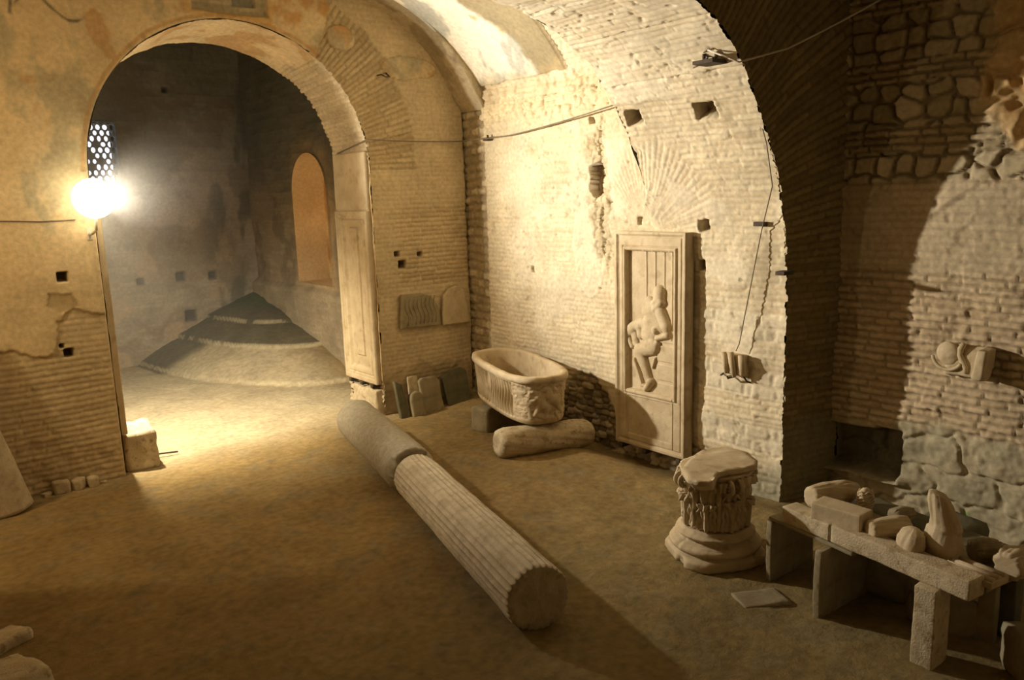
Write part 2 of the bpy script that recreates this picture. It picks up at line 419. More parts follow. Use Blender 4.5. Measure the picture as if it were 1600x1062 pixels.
# --- broad transverse arch (wall foot and soffit in one sweep), y 3.97 .. 5.5
P, Nn, Sg, Yc = prof_sheet(NEAR, Y1, 5.50, ST, ST)
Z = P[..., 2]; X = P[..., 0]
h, col = rwall(Yc, Sg - .3)
t, p = bricks(Yc, Sg, .062, .50, 81, .30, .012)
h2 = (p - 1) * .007 + (t - .5) * .009
c2 = brickcol(t, p, Yc, Sg, 82, C3(.62, .51, .34), C3(.74, .64, .46), C3(.68, .59, .42))
pl = ss(.42, .62, fbm(Yc, Sg, 1.6, 83, 4, 2.5)); h2 = h2 * (1 - .6 * pl) + pl * .004; c2 = blend(c2, C3(.74, .65, .48), pl * .7)
h2 = h2 - .02 * ss(.012, .004, np.abs(((Sg - 4.02 + (fbm(Yc, Sg, 3, 84) - .5) * .03) % .55) - .2)) * (fbm(Yc, Sg, 5, 85) > .42)
h2 = h2 + (fbm(Yc, Sg, 2, 86, 3) - .5) * .03 - .014 * ss(.70, .80, fbm(Yc * .7, Sg, 20, 87, 3))
up = ss(-.03, .03, Sg - 4.02 - (fbm(Yc, Sg, 5, 88) - .5) * .06)
h = h * (1 - up) + (h2 + .012) * up; col = blend(col, c2, up)
edge = ss(.10, 0, Yc - Y1)                                    # broken arris
jj = hsh(np.floor(Sg / .062), np.floor(Sg * 0), 4) * .7 + fbm(Sg, Sg * 0, 9, 5) * .3
P = P + Nn * h[..., None]; P[..., 1] += edge * (jj - .5) * .045
far = ss(.16, 0, 5.5 - Yc); P[..., 1] += far * (fbm(Sg, Sg * 0 + 2, 7, 6) - .5) * .16
sheet('wall_right_arch', P, col, MA)

# --- step between the broad arch and the higher bay vault (y = 5.5, seen from beneath)
a, _ = densify(NEAR, .03); b, _ = densify(MAIN, .03)
k = 160
a = a[a[:, 1] > 1.9]
ta = np.linspace(0, 1, k); A = np.stack([np.interp(ta, np.linspace(0, 1, len(a)), a[:, i]) for i in (0, 1)], 1)
bw = np.array([(6.5, 1.95)] + [tuple(q) for q in MAIN]); bw, _ = densify(bw, .03)
B = np.stack([np.interp(ta, np.linspace(0, 1, len(bw)), bw[:, i]) for i in (0, 1)], 1)
m = 12; P = np.zeros((m, k, 3))
for i in range(m):
    q = A * (1 - i / (m - 1)) + B * (i / (m - 1)); P[i, :, 0] = q[:, 0]; P[i, :, 2] = q[:, 1]
    P[i, :, 1] = 5.49 + (fbm(q[:, 0], q[:, 1], 6, 9) - .5) * .06
sheet('trim_1', P, colfield((m, k), (.60, .50, .33)), MA)

# --- bay vault
P, Nn, Sg, Yc = prof_sheet(MAIN, 5.44, 8.36, .016, .016)
X, Z = P[..., 0], P[..., 2]
t, p = bricks(Yc, Sg, .065, .40, 101, .32, .02)
h = (p - 1) * .012 + (t - .5) * .012
col = brickcol(t, p, Yc, Sg, 102, C3(.60, .50, .34), C3(.74, .65, .47), C3(.70, .61, .44))
rgh = ss(.55, .25, Sg - (fbm(Yc, Sg, 3, 103) - .5) * .3)
v1, v2 = voro(Yc, Sg, .17, .12, 107, .15); h = h + rgh * (.05 * (fbm(Yc, Sg, 8, 104, 4)) - .01 + .04 * v1 * v2); col = blend(col, C3(.60, .47, .28), rgh * .55)
pan = (Yc > 6.76) & (Sg > .42 + .05 * fbm(Yc, Sg, 5, 7))
pan = pan.astype(float)
fr = fbm(Yc * .9 - Sg * .5, Sg + Yc * .3, 1.7, 111, 5, .6)
fr2 = fbm(Yc + Sg * .3, Sg, 2.6, 121, 4, .5)
pc = blend(C3(.86, .79, .64), C3(.50, .49, .42), ss(.53, .62, fr2))
pc = blend(pc, C3(.62, .46, .24), ss(.60, .68, fbm(Yc, Sg, 2.2, 131, 4)))
bare = ss(.04, -.04, (Yc - 7.32) - (Sg - .7) * .25 - (fr - .5) * 1.1)
pc = blend(pc, C3(.34, .28, .17), bare)
pc = blend(pc, C3(.50, .38, .20), ss(.2, .0, Sg - .42 - (fr - .45) * .6) * .6)
h = h * (1 - pan) + pan * (.035 + .012 * ss(.2, -.2, bare - .5) + (fr - .5) * .012); col = blend(col, pc, pan)
h = h + (fbm(Yc, Sg, 1.5, 105, 3) - .5) * .03 - .02 * ss(.70, .76, fbm(Yc, Sg, 10, 106, 2)) * (1 - pan)
sheet('ceiling', P + Nn * h[..., None], col, MA)

# --- rib against the arch wall
P, Nn, Sg, Yc = prof_sheet(RIB, 8.30, 8.82, .02, .02)
t, p = bricks(Yc, Sg, .07, .3, 141, .3); h = (p - 1) * .006 * fbm(Yc, Sg, 2, 2) + (fbm(Yc, Sg, 3, 142, 4) - .5) * .04
col = blend(C3(.27, .21, .12), C3(.42, .34, .21), fbm(Yc, Sg, 2, 143, 4)); col = blend(col, C3(.50, .41, .26), ss(.55, .65, fbm(Yc, Sg, 3, 144)))
sheet('trim_2', P + Nn * h[..., None], col, MA)
a, _ = densify(RIB, .03); k = 120; ta = np.linspace(0, 1, k)
A = np.stack([np.interp(ta, np.linspace(0, 1, len(a)), a[:, i]) for i in (0, 1)], 1)
b, _ = densify(MAIN, .03); B = np.stack([np.interp(ta, np.linspace(0, 1, len(b)), b[:, i]) for i in (0, 1)], 1)
P = np.zeros((5, k, 3))
for i in range(5):
    q = A * (1 - i / 4) + B * (i / 4) * 1.0; P[i, :, 0] = q[:, 0]; P[i, :, 2] = q[:, 1] + .05 * (i == 4); P[i, :, 1] = 8.31
sheet('trim_3', P, colfield((5, k), (.50, .42, .28)), MA)

# --- arch wall (y = 8.8) with the round-headed opening, its pier and left half
ACX, ACZ, AR = 3.46, 3.13, 1.565
def inside(X, Z): return np.where(Z > ACZ, np.hypot(X - ACX, Z - ACZ) - AR, np.abs(X - ACX) - AR)   # <0 = opening
def cutgrid(X, Z, f, cell):
    """snap the first cells inside an opening to its edge and drop the rest"""
    d = f(X, Z); e = 1e-3
    gx = (f(X + e, Z) - f(X - e, Z)) / (2 * e); gz = (f(X, Z + e) - f(X, Z - e)) / (2 * e)
    near = (d < 0) & (d > -cell * 1.5)
    X2 = np.where(near, X - d * gx, X); Z2 = np.where(near, Z - d * gz, Z)
    return X2, Z2, d > -cell * 1.5
xs = np.arange(-.3, 6.96, .0135); zs = np.arange(-.2, 5.32, .0135)
X, Z = np.meshgrid(xs, zs)
X, Z, keep = cutgrid(X, Z, inside, .0135)
t, p = bricks(X, Z, .058, .26, 201, .38)
clear = np.clip(ss(5.30, 5.50, X) * ss(1.55, 1.75, Z) * ss(2.75, 2.5, Z) + .35, 0, 1)
clear = np.maximum(clear, ss(2.0, 1.0, Z) * ss(2.5, 2.0, X) * .7)
h = ((p - 1) * .012 + (t - .5) * .008) * clear
col = brickcol(t, p * clear, X, Z, 202, C3(.42, .31, .17), C3(.56, .43, .25), C3(.58, .47, .29))
# radial voussoirs round the opening
r = np.hypot(X - ACX, Z - ACZ); th = np.arctan2(Z - ACZ, X - ACX)
t3, p3 = bricks(r, th * 1.9, .062, .45, 211, .35)
vm_ = ss(.02, -.02, r - 2.25 - (fbm(X, Z, 4, 212) - .5) * .12) * (Z > ACZ - .02) * (th < 1.15)
h = h * (1 - vm_) + ((p3 - 1) * .015 + (t3 - .5) * .014) * vm_
col = blend(col, brickcol(t3, p3, X, Z, 213, C3(.44, .33, .18), C3(.56, .44, .26), C3(.42, .33, .19)), vm_)
# rubble fill beside the bay corner
rb, rp = bricks(X, Z, .11, .16, 221, .4, .05); m = ss(6.44, 6.50, X + (fbm(X, Z, 6, 222) - .5) * .05) * ss(4.0, 3.9, Z)
h = h * (1 - m) + (-.06 + (rp - 1) * .02 + rb * .02) * m
col = blend(col, blend(C3(.30, .23, .13), C3(.50, .40, .25), ss(.6, .9, rb) * rp), m)
# old wall plaster over the left half and the crown
edge = (fbm(X, Z, 2.2, 231, 5) - .5)
pl = ss(-.03, .03, Z - (1.55 + .25 * edge) - ss(1.9, 4.9, X) * 3.15 - np.where(X > 4.4, (X - 4.4) * 1.5, 0) - edge * .45)
pl = np.maximum(pl, ss(.02, -.02, np.hypot((X - 4.75) / .18, (Z - 4.62) / .14) - 1 + edge))
pl = np.maximum(pl, ss(.02, -.02, np.hypot((X - 5.62) / .34, (Z - 4.35) / .15) - 1 + edge * 1.4))
f1 = fbm(X, Z, 1.5, 241, 5); f2 = fbm(X, Z, 3.5, 251, 4)
pc = blend(C3(.56, .42, .23), C3(.66, .53, .32), f1)
pc = blend(pc, C3(.45, .23, .07), ss(.36, .56, f2) * np.clip(ss(3.6, 4.4, X) * ss(4.6, 4.8, Z) + ss(.57, .64, f2) * .5 * ss(2.9, 4.2, Z), 0, .8))
pc = blend(pc, C3(.32, .30, .20), ss(.52, .68, fbm(X * 1.5, Z * .8, 2.6, 261, 5)) * .6 * ss(2.0, 2.6, Z))
h = h * (1 - pl) + pl * (.022 + (f1 - .5) * .012); col = blend(col, pc, pl)
rimm = ss(.5, .2, np.abs(pl - .45)) ; col = blend(col, C3(.34, .22, .09), rimm * .6)
# stained line round the arch head and brick-filled panel above the crown
ring = ss(.030, .008, np.abs(r - 1.60 - .03 * (fbm(th, th * 0, 6, 3) - .3))) * (Z > ACZ) * (th > .9); h = h - .012 * ring; col = blend(col, C3(.44, .24, .08), ring * .6)
px = np.maximum(np.abs(X - 3.46) - .40, (4.75 + .03 * np.abs(X - 3.5)) - Z)
pan = ss(.02, -.01, px) * (Z < 5.4); bt, bp_ = bricks(X, Z, .05, .2, 271, .4)
h = h * (1 - pan) + (-.02 + (bp_ - 1) * .008) * pan; col = blend(col, blend(C3(.36, .30, .19), C3(.46, .38, .24), bt), pan)
rim2 = ss(.05, .03, np.abs(px - .03)) * (1 - pan); h = h + .012 * rim2; col = blend(col, C3(.60, .38, .15), rim2 * .6)
pan2 = ss(.01, -.01, np.maximum(np.abs(X - 3.62) - .12, 4.845 - Z)); h = h - .05 * pan2; col = blend(col, C3(.28, .26, .2), pan2)
# cracks, fallen-coat scar and grey stains on the left
sc_ = inpoly(X + edge * .05, Z + edge * .05, [(1.42, 1.98), (1.62, 1.96), (1.68, 1.84), (1.5, 1.78), (1.38, 1.85)])
h = h - .012 * sc_; col = blend(col, C3(.44, .33, .18), sc_ * .7)
wl = ss(.022, .006, np.abs(Z - (4.62 + .10 * np.sin(X * 9) + edge * .2))) * ss(2.05, 1.95, X) * ss(1.42, 1.5, X)
wl = np.maximum(wl, ss(.022, .006, np.abs(X - 1.46 - edge * .15)) * ss(4.5, 4.55, Z) * ss(4.9, 4.85, Z)); col = blend(col, C3(.13, .11, .08), wl * .85)
# square putlog holes
for (u, v, a) in [(628, 413, .045), (620, 397, .028), (656, 397, .022), (97, 432, .04), (108, 551, .035), (693, 88, .02), (590, 490, .015), (96, 540, .012)]:
    q = at(u, v, 1, YA); mk = ss(.012, -.004, np.maximum(np.abs(X - q[0]), np.abs(Z - q[2])) - a); h = h - .12 * mk; col = blend(col, C3(.08, .06, .04), mk * .9)
# worn foot
ft = ss(.08, -.05, Z - .55 - edge * .5) ; h = h + ft * (fbm(X, Z, 6, 281, 3) - .5) * .05
col = blend(col, C3(.36, .28, .16), ft * .6 * ss(4.9, 5.0, X)); col = blend(col, C3(.42, .31, .17), ft * .4)
h = h + (fbm(X, Z, 1.3, 291, 3) - .5) * .04 + (fbm(X, Z, 10, 293, 3) - .5) * .008
nb = np.clip(np.abs(inside(X, Z)) / .05, 0, 1); h = h * (.3 + .7 * nb)
rr = ss(.06, 0, inside(X, Z)) * (X > 4.2); X = X + rr * (hsh(np.floor(th * 1.9 / .062), th * 0, 8) - .5) * .03
P = np.stack([X, YA - h, Z], -1)
sheet('wall_arch', P, col, MA, keep=keep)

# --- reveal (jambs and soffit) of that opening
prof = [(ACX + AR, -.2), (ACX + AR, ACZ)] + arc(ACX, ACZ, AR, 0, 180, 70) + [(ACX - AR, ACZ), (ACX - AR, -.2)]
p_, s_ = densify(prof, .016); ys = np.arange(YA - .004, 9.72, .016)
tt = np.gradient(p_, axis=0); tt /= np.linalg.norm(tt, axis=1)[:, None]; nr = np.stack([-tt[:, 1], tt[:, 0]], 1)
Sg, Yc = np.meshgrid(s_, ys, indexing='ij')
PX = p_[:, 0][:, None] + 0 * Yc; PZ = p_[:, 1][:, None] + 0 * Yc
sp = np.clip((PZ - ACZ) / AR, 0, 1) * (Yc - YA) * .10; PZ = PZ - sp
t, p = bricks(Yc, Sg, .060, .30, 301, .34)
tb = ss(4.0, 3.9, Sg) * 1.0
h = (p - 1) * .016 + (t - .5) * .02
brk = ss(3.35, 3.5, Sg) * ss(4.9, 4.7, Sg + (fbm(Yc, Sg, 4, 303) - .5) * .5)
plm = 1 - np.clip(brk + ss(.7, .6, Sg), 0, 1)
h = h * (1 - .85 * plm) + .01 * plm + (fbm(Yc, Sg, 4, 302, 3) - .5) * .03
col = brickcol(t, p, Yc, Sg, 304, C3(.40, .31, .19), C3(.58, .47, .30), C3(.46, .38, .25))
pc = blend(C3(.58, .44, .25), C3(.66, .54, .34), fbm(Yc, Sg, 2, 305)); pc = blend(pc, C3(.46, .28, .12), ss(.52, .62, fbm(Yc, Sg, 3, 306)) * .7)
col = blend(col, pc, plm)
P = np.stack([PX + nr[:, 0][:, None] * h, Yc, PZ + nr[:, 1][:, None] * h], -1)
sheet('wall_arch_reveal', P, col, MA)

# --- face of the broad arch turned to the visitor, and the side wall beyond it
_na, _ = densify(NEAR, .01); _na = smoothpts(_na, 4)
def nearins(X, Z):
    """<0 inside the opening (left of / beneath the intrados)"""
    cx, cz = 4.0, 2.06
    th = np.arctan2(_na[:, 1] - cz, _na[:, 0] - cx); rr = np.hypot(_na[:, 1] - cz, _na[:, 0] - cx)
    o = np.argsort(th); th_, rr_ = th[o], rr[o]
    t = np.arctan2(Z - cz, X - cx); R = np.interp(t, th_, rr_)
    low = X - 6.45
    xi = np.interp(Z, _na[:_na[:, 0].argmin()][:, 1], _na[:_na[:, 0].argmin()][:, 0]) if False else 6.45
    return np.where(Z < cz, low, np.hypot(X - cx, Z - cz) - R)
xs = np.arange(3.6, 7.13, .015); zs = np.arange(-.3, 5.3, .015); X, Z = np.meshgrid(xs, zs)
X, Z, keep = cutgrid(X, Z, nearins, .015)
r = np.hypot(X - 4.0, Z - 2.06); th = np.arctan2(Z - 2.06, X - 4.0)
t, p = bricks(r, th * 2.6, .062, .5, 401, .35); t2, p2 = bricks(X, Z, .065, .28, 402, .35)
m = ss(-.05, .05, Z - 2.1)
h = ((p - 1) * .012 + (t - .5) * .014) * m + ((p2 - 1) * .010 + (t2 - .5) * .01) * (1 - m)
BD, BL2, MD = C3(.19, .14, .06), C3(.28, .21, .10), C3(.17, .125, .055)  # face turned from the lamp: its shade is put into darker brick tones
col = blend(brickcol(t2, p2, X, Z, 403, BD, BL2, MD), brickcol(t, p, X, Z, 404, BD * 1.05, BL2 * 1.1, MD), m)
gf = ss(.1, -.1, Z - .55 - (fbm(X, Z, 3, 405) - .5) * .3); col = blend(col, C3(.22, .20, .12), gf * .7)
h = h + (fbm(X, Z, 2, 406, 3) - .5) * .03
yb = Y1 - np.clip((X - XW), 0, 1) * .24
P = np.stack([X, yb - h, Z], -1)
sheet('wall_arch_face', P, col, MA, keep=keep)

ys = np.arange(-.8, 3.86, .014); zs = np.arange(-.3, 5.3, .014); Yg, Zg = np.meshgrid(ys, zs)
t, p = bricks(Yg, Zg, .066, .29, 501, .40, .022)
h = ((p - 1) * .018 + (t - .5) * .020)
col = brickcol(t, p, Yg, Zg, 502, C3(.44, .33, .20), C3(.58, .46, .30), C3(.34, .26, .16))
t2, p2 = voro(Yg, Zg, .21, .15, 511, .13); thin = (np.floor(Zg / .19) % 3 == 1)
t4, p4 = bricks(Yg, Zg, .063, .22, 513, .35, .03)
hs = np.where(thin, (p4 - 1) * .035 + t4 * .02, (p2 - 1) * .045 + (t2 - .5) * .03)
cs = np.where(thin[..., None], blend(C3(.26, .20, .12), blend(C3(.36, .28, .16), C3(.5, .4, .25), t4), p4), blend(C3(.26, .20, .12), blend(C3(.36, .30, .18), C3(.52, .43, .28), t2), p2))
m = ss(-.02, .02, Zg - 2.78 - (fbm(Yg, Zg, 4, 512) - .5) * .06)
h = h * (1 - m) + hs * m; col = blend(col, cs, m)
rk = ss(-.05, .05, Zg - 3.05 + (Yg - 2.2) * -.25 - (fbm(Yg, Zg, 3, 521) - .5) * .4) * ss(2.75, 2.6, Yg + (fbm(Yg, Zg, 4, 522) - .5) * .2)
cl, cp = voro(Yg, Zg, .34, .28, 523, .2)
h = h * (1 - rk) + rk * ((cp - 1) * .07 + .06 * fbm(Yg, Zg, 9, 524, 4) + .03); col = blend(col, blend(C3(.42, .24, .08), C3(.62, .48, .27), fbm(Yg, Zg, 7, 525, 3)), rk)
sm = ss(.02, -.02, np.maximum(2.02 - Zg, Zg - 2.76) + (fbm(Yg, Zg, 3, 531) - .5) * .15); h = h * (1 - .8 * sm) + .004 * sm; col = blend(col, C3(.50, .41, .27), sm * .6)
low = ss(.05, -.05, Zg - .62 - (fbm(Yg, Zg, 2.5, 541) - .5) * .4); b2, q2 = voro(Yg, Zg, .5, .32, 542, .08)
h = h * (1 - low) + ((q2 - 1) * .03 + (fbm(Yg, Zg, 6, 543, 4) - .5) * .06) * low; col = blend(col, blend(C3(.28, .26, .17), C3(.46, .38, .25), fbm(Yg, Zg, 5, 544, 4)), low)
wr = fbm(Yg, Zg, 7, 551, 4); h = h - .012 * ss(.58, .70, wr) * (1 - m) ; h = h + (fbm(Yg, Zg, 1.4, 552, 3) - .5) * .06 + (fbm(Yg, Zg, 24, 553, 3) - .5) * .014
for (u, v, a, b) in [(1340, 695, .22, .20), (1395, 705, .10, .22)]:
    q = at(u, v, 0, 7.2); mk = ss(.03, -.01, np.maximum(np.abs(Yg - q[1]) - a, np.abs(Zg - q[2]) - b)); h = h - .22 * mk; col = blend(col, C3(.10, .09, .06), mk * .7)
led = ss(.05, .02, np.abs(Zg - .10 - (fbm(Yg, Zg, 3, 561) - .5) * .04)); h = h + .10 * led * ss(3.0, 3.2, Yg)
gm = at(1517, 798, 0, 7.2); mk = ss(.05, .01, np.hypot(Yg - gm[1], Zg - gm[2])) * ss(.45, .6, fbm(Yg, Zg, 18, 571)); col = blend(col, C3(.22, .42, .12), mk * .7)
P = np.stack([7.08 - h, Yg, Zg], -1)
sheet('wall_side', P, col, MA)

# --- back room: far wall with the window, right wall with the niche, mound in the corner
BY, BX = 14.85, 5.9
WX0, WX1, WZ0, WZ1 = 3.02, 3.69, 3.14, 4.15
xs = np.arange(-.6, 5.98, .03); zs = np.arange(-.2, 7.0, .03); X, Z = np.meshgrid(xs, zs)
win = lambda X, Z: np.maximum(np.abs(X - (WX0 + WX1) / 2) - (WX1 - WX0) / 2, np.abs(Z - (WZ0 + WZ1) / 2) - (WZ1 - WZ0) / 2)
X, Z, keep = cutgrid(X, Z, win, .03)
t, p = bricks(X, Z, .07, .3, 601, .35)
h = (p - 1) * .012 + (t - .5) * .012 + (fbm(X, Z, 1.4, 602, 4) - .5) * .08
col = brickcol(t, p, X, Z, 603, C3(.34, .27, .19), C3(.46, .38, .27), C3(.36, .30, .21))
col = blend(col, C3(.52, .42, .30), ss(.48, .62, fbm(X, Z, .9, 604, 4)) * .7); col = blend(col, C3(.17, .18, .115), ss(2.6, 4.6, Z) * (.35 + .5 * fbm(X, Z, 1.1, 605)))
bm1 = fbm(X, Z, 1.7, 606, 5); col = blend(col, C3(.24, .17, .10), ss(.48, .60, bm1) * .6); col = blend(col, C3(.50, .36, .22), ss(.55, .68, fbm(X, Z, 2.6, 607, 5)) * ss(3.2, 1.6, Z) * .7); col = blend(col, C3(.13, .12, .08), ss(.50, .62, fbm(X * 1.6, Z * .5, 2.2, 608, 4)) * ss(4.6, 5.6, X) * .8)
for (u, v, a) in [(220, 440, .05), (283, 432, .07), (333, 430, .06), (300, 493, .09), (258, 140, .03)]:
    q = at(u, v, 1, BY); mk = ss(.03, -.01, np.maximum(np.abs(X - q[0]), np.abs(Z - q[2])) - a); h = h - .12 * mk; col = blend(col, C3(.06, .05, .04), mk)
nb = np.clip(win(X, Z) / .08, 0, 1); h = h * nb
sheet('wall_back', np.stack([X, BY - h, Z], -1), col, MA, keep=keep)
ys = np.arange(9.6, 14.95, .03); zs = np.arange(-.2, 7.0, .03); Yg, Zg = np.meshgrid(ys, zs)
NY, NR, NZ0, NZ1 = 12.30, .62, 1.40, 2.90
nic = lambda Y, Z: np.where(Z > NZ1, np.hypot(Y - NY, Z - NZ1) - NR, np.maximum(np.abs(Y - NY) - NR, NZ0 - Z))
Yg, Zg, keep = cutgrid(Yg, Zg, nic, .03)
t, p = bricks(Yg, Zg, .07, .3, 611, .35); h = (p - 1) * .012 + (t - .5) * .012 + (fbm(Yg, Zg, 1.6, 612, 4) - .5) * .10
col = brickcol(t, p, Yg, Zg, 613, C3(.38, .28, .17), C3(.52, .40, .25), C3(.40, .31, .19))
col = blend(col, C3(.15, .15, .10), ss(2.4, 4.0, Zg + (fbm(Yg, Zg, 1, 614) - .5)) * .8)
col = blend(col, C3(.20, .15, .09), ss(.50, .62, fbm(Yg, Zg, 1.9, 616, 5)) * .6)
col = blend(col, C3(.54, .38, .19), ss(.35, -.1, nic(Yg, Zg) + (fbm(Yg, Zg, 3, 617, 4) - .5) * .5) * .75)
low = ss(.08, -.05, Zg - 1.30 - (fbm(Yg, Zg, 2, 615) - .5) * .1); h = h + low * .12; col = blend(col, C3(.36, .29, .19), low * .6)
h = h * np.clip(nic(Yg, Zg) / .08, 0.1, 1)
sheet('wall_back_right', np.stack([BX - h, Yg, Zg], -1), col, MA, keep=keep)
# niche lining
prof = [(NY - NR, NZ0), (NY - NR, NZ1)] + [(NY - NR * math.cos(a), NZ1 + NR * math.sin(a)) for a in np.linspace(0, math.pi, 30)] + [(NY + NR, NZ0), (NY - NR, NZ0)]
p_, s_ = densify(prof, .05); ds = np.linspace(-.04, .55, 10); A, D = np.meshgrid(p_[:, 0], ds); Bz, _ = np.meshgrid(p_[:, 1], ds)
c = blend(C3(.46, .33, .18), C3(.60, .46, .26), fbm(A + D, Bz, 2, 621)); sheet('trim_4', np.stack([BX + D, A, Bz], -1), c, MA)
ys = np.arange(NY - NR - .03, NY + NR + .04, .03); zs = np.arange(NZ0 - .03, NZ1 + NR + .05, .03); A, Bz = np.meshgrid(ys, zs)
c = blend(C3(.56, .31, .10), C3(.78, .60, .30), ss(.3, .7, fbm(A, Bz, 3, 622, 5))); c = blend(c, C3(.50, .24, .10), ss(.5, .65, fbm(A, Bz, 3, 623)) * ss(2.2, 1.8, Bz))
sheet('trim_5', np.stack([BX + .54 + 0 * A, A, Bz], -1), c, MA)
# back of the arch wall, seen only from other places
def slab(name, x0, x1, y0, y1, z0, z1, mat, kind='structure'):
    bm = bmesh.new(); bmesh.ops.create_cube(bm, size=1)
    for v in bm.verts: v.co = Vector(((x0 + x1) / 2 + v.co.x * (x1 - x0), (y0 + y1) / 2 + v.co.y * (y1 - y0), (z0 + z1) / 2 + v.co.z * (z1 - z0)))
    o = bmobj(name, bm, mat); o['kind'] = kind; return o

# window: splayed reveal and perforated grille
bm = bmesh.new()
def ringbox(bm, x0, x1, z0, z1, y0, y1):
    a = [bm.verts.new((x, y0, z)) for x, z in ((x0, z0), (x1, z0), (x1, z1), (x0, z1))]
    b = [bm.verts.new((x, y1, z)) for x, z in ((x0, z0), (x1, z0), (x1, z1), (x0, z1))]
    for k in range(4): bm.faces.new((a[k], a[(k + 1) % 4], b[(k + 1) % 4], b[k]))
ringbox(bm, WX0, WX1, WZ0, WZ1, BY - .02, BY + .42)
winr = bmobj('window_1', bm, PLAST); winr['kind'] = 'structure'
bm = bmesh.new(); s = .062; random.seed(4)
rows = int((WZ1 - WZ0) / (s * 1.5)) + 2; cols = int((WX1 - WX0) / (s * 1.732)) + 2
for j in range(rows):
    for i in range(cols):
        cx = WX0 + i * s * 1.732 + (j % 2) * s * .866; cz = WZ0 + j * s * 1.5
        rx, rz_ = s * random.uniform(.52, .68), s * random.uniform(.62, .80)
        blocked = random.random() < .06
        def pt(k, inner, y):
            a = math.tau * k / 12 + math.pi / 6
            if inner: q = (cx + rx * math.cos(a), cz + rz_ * math.sin(a))
            else:
                kk = k // 2; a0 = math.tau * kk / 6 + math.pi / 6; a1 = a0 + math.tau / 6
                v0 = (math.cos(a0) * s, math.sin(a0) * s); v1 = (math.cos(a1) * s, math.sin(a1) * s); f = (k % 2) / 2
                q = (cx + v0[0] * (1 - f) + v1[0] * f, cz + v0[1] * (1 - f) + v1[1] * f)
            return (min(max(q[0], WX0), WX1), y, min(max(q[1], WZ0), WZ1))
        f0 = [[bm.verts.new(pt(k, i_, y_)) for k in range(12)] for i_, y_ in ((0, BY + .10), (1, BY + .10), (1, BY + .14), (0, BY + .14))]
        for A_, B_ in zip(f0, f0[1:]):
            for k in range(12):
                try: bm.faces.new((A_[k], A_[(k + 1) % 12], B_[(k + 1) % 12], B_[k]))
                except ValueError: pass
        if blocked: bm.faces.new(f0[1])
bmesh.ops.dissolve_degenerate(bm, edges=bm.edges[:], dist=1e-5)
bmobj('grille', bm, PLAST, winr)

# --- floor
def mound(X, Y): return np.hypot((BX - X) / .56, (14.85 - Y)) + (fbm(X, Y, 1.2, 703, 3) - .5) * .22
def floorz(X, Y):
    z = (fbm(X, Y, 1.1, 701, 4) - .5) * .05 + (fbm(X, Y, 7, 702, 4) - .5) * .020
    z = z * ss(.2, .6, np.abs(X - 100))
    z = z - .17 * ss(5.75, 6.45, X) * ss(7.0, 6.2, Y) - .05 * ss(6.0, 7.2, X) * ss(4.0, 3.6, Y)
    z = z + .06 * ss(7.9, 8.5, Y) * ss(5.4, 6.2, X) * ss(9.0, 8.9, Y)
    d = mound(X, Y); m = (Y > 9.6)
    z = z + 1.0 * np.clip((4.0 - d) / 4.0, 0, 1) ** .85 * m
    for R_, s_ in ((3.95, .03), (2.75, .05), (1.75, .05)): z = z + s_ * ss(.03, -.03, d - R_) * m
    return z
xs = np.arange(-2.3, 7.4, .026); ys = np.arange(-1.6, 15.0, .026); X, Y = np.meshgrid(xs, ys)
Z = floorz(X, Y)
col = blend(C3(.20, .132, .050), C3(.31, .215, .088), fbm(X, Y, 1.6, 711, 5))
col = blend(col, C3(.22, .17, .09), ss(.56, .68, fbm(X, Y, 5, 712, 4)) * .6)
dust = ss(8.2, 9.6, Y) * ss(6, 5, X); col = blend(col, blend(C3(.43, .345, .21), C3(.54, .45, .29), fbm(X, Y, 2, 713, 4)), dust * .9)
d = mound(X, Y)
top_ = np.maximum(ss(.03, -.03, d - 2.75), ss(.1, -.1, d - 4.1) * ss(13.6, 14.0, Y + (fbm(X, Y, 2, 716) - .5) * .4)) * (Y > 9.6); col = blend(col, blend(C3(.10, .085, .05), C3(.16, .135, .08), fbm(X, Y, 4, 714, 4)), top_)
mos = ss(.05, -.3, d - 1.2) ; col = blend(col, C3(.08, .12, .05), mos * .7 * (Y > 12))
for R_ in (3.95, 2.75, 1.75):
    e = ss(.045, .015, np.abs(d - R_)) * (Y > 9.8) * (fbm(X, Y, 6, 715) > .36); col = blend(col, C3(.58, .48, .30), e * .6)  # paler rim lines painted where the terrace edges catch the lamp
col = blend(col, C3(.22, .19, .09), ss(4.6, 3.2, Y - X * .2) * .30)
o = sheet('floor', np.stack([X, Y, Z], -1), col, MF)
def fz(x, y): return float(floorz(np.array([[x]]), np.array([[y]]))[0, 0])

# --- plain enclosing masonry (outside of what the photograph shows)
slab('wall_left', -2.6, -2.2, -1.8, 16, -.4, 7.4, TRAV)
slab('wall_front', -2.6, 8, -2.0, -1.6, -.4, 7.4, TRAV)
slab('ceiling_front', -2.4, 8, -1.8, 3.99, 5.0, 5.3, TRAV)
slab('ceiling_back', -2.4, 8, 9.68, 15.4, 6.6, 6.9, DARK)
slab('ceiling_outer', -2.6, 8.4, -2, 15.6, 7.2, 7.4, DARK)
slab('wall_outer_right', 7.6, 8.0, -2, 15.6, -.5, 7.4, DARK)
slab('wall_back_arch_upper', -2.4, 6.9, 9.55, 9.70, 4.75, 7.0, DARK)
slab('wall_back_left', -2.4, 1.875, 9.0, 9.70, -.4, 5.0, DARK)
slab('wall_back_pier', 5.04, 6.9, 9.0, 9.70, -.4, 5.0, DARK)
slab('wall_arch_left', -2.4, -.29, 8.8, 9.1, -.4, 6, TRAV)
slab('wall_far_lower', -2.4, 8, 15.0, 15.27, -.5, WZ0, DARK)
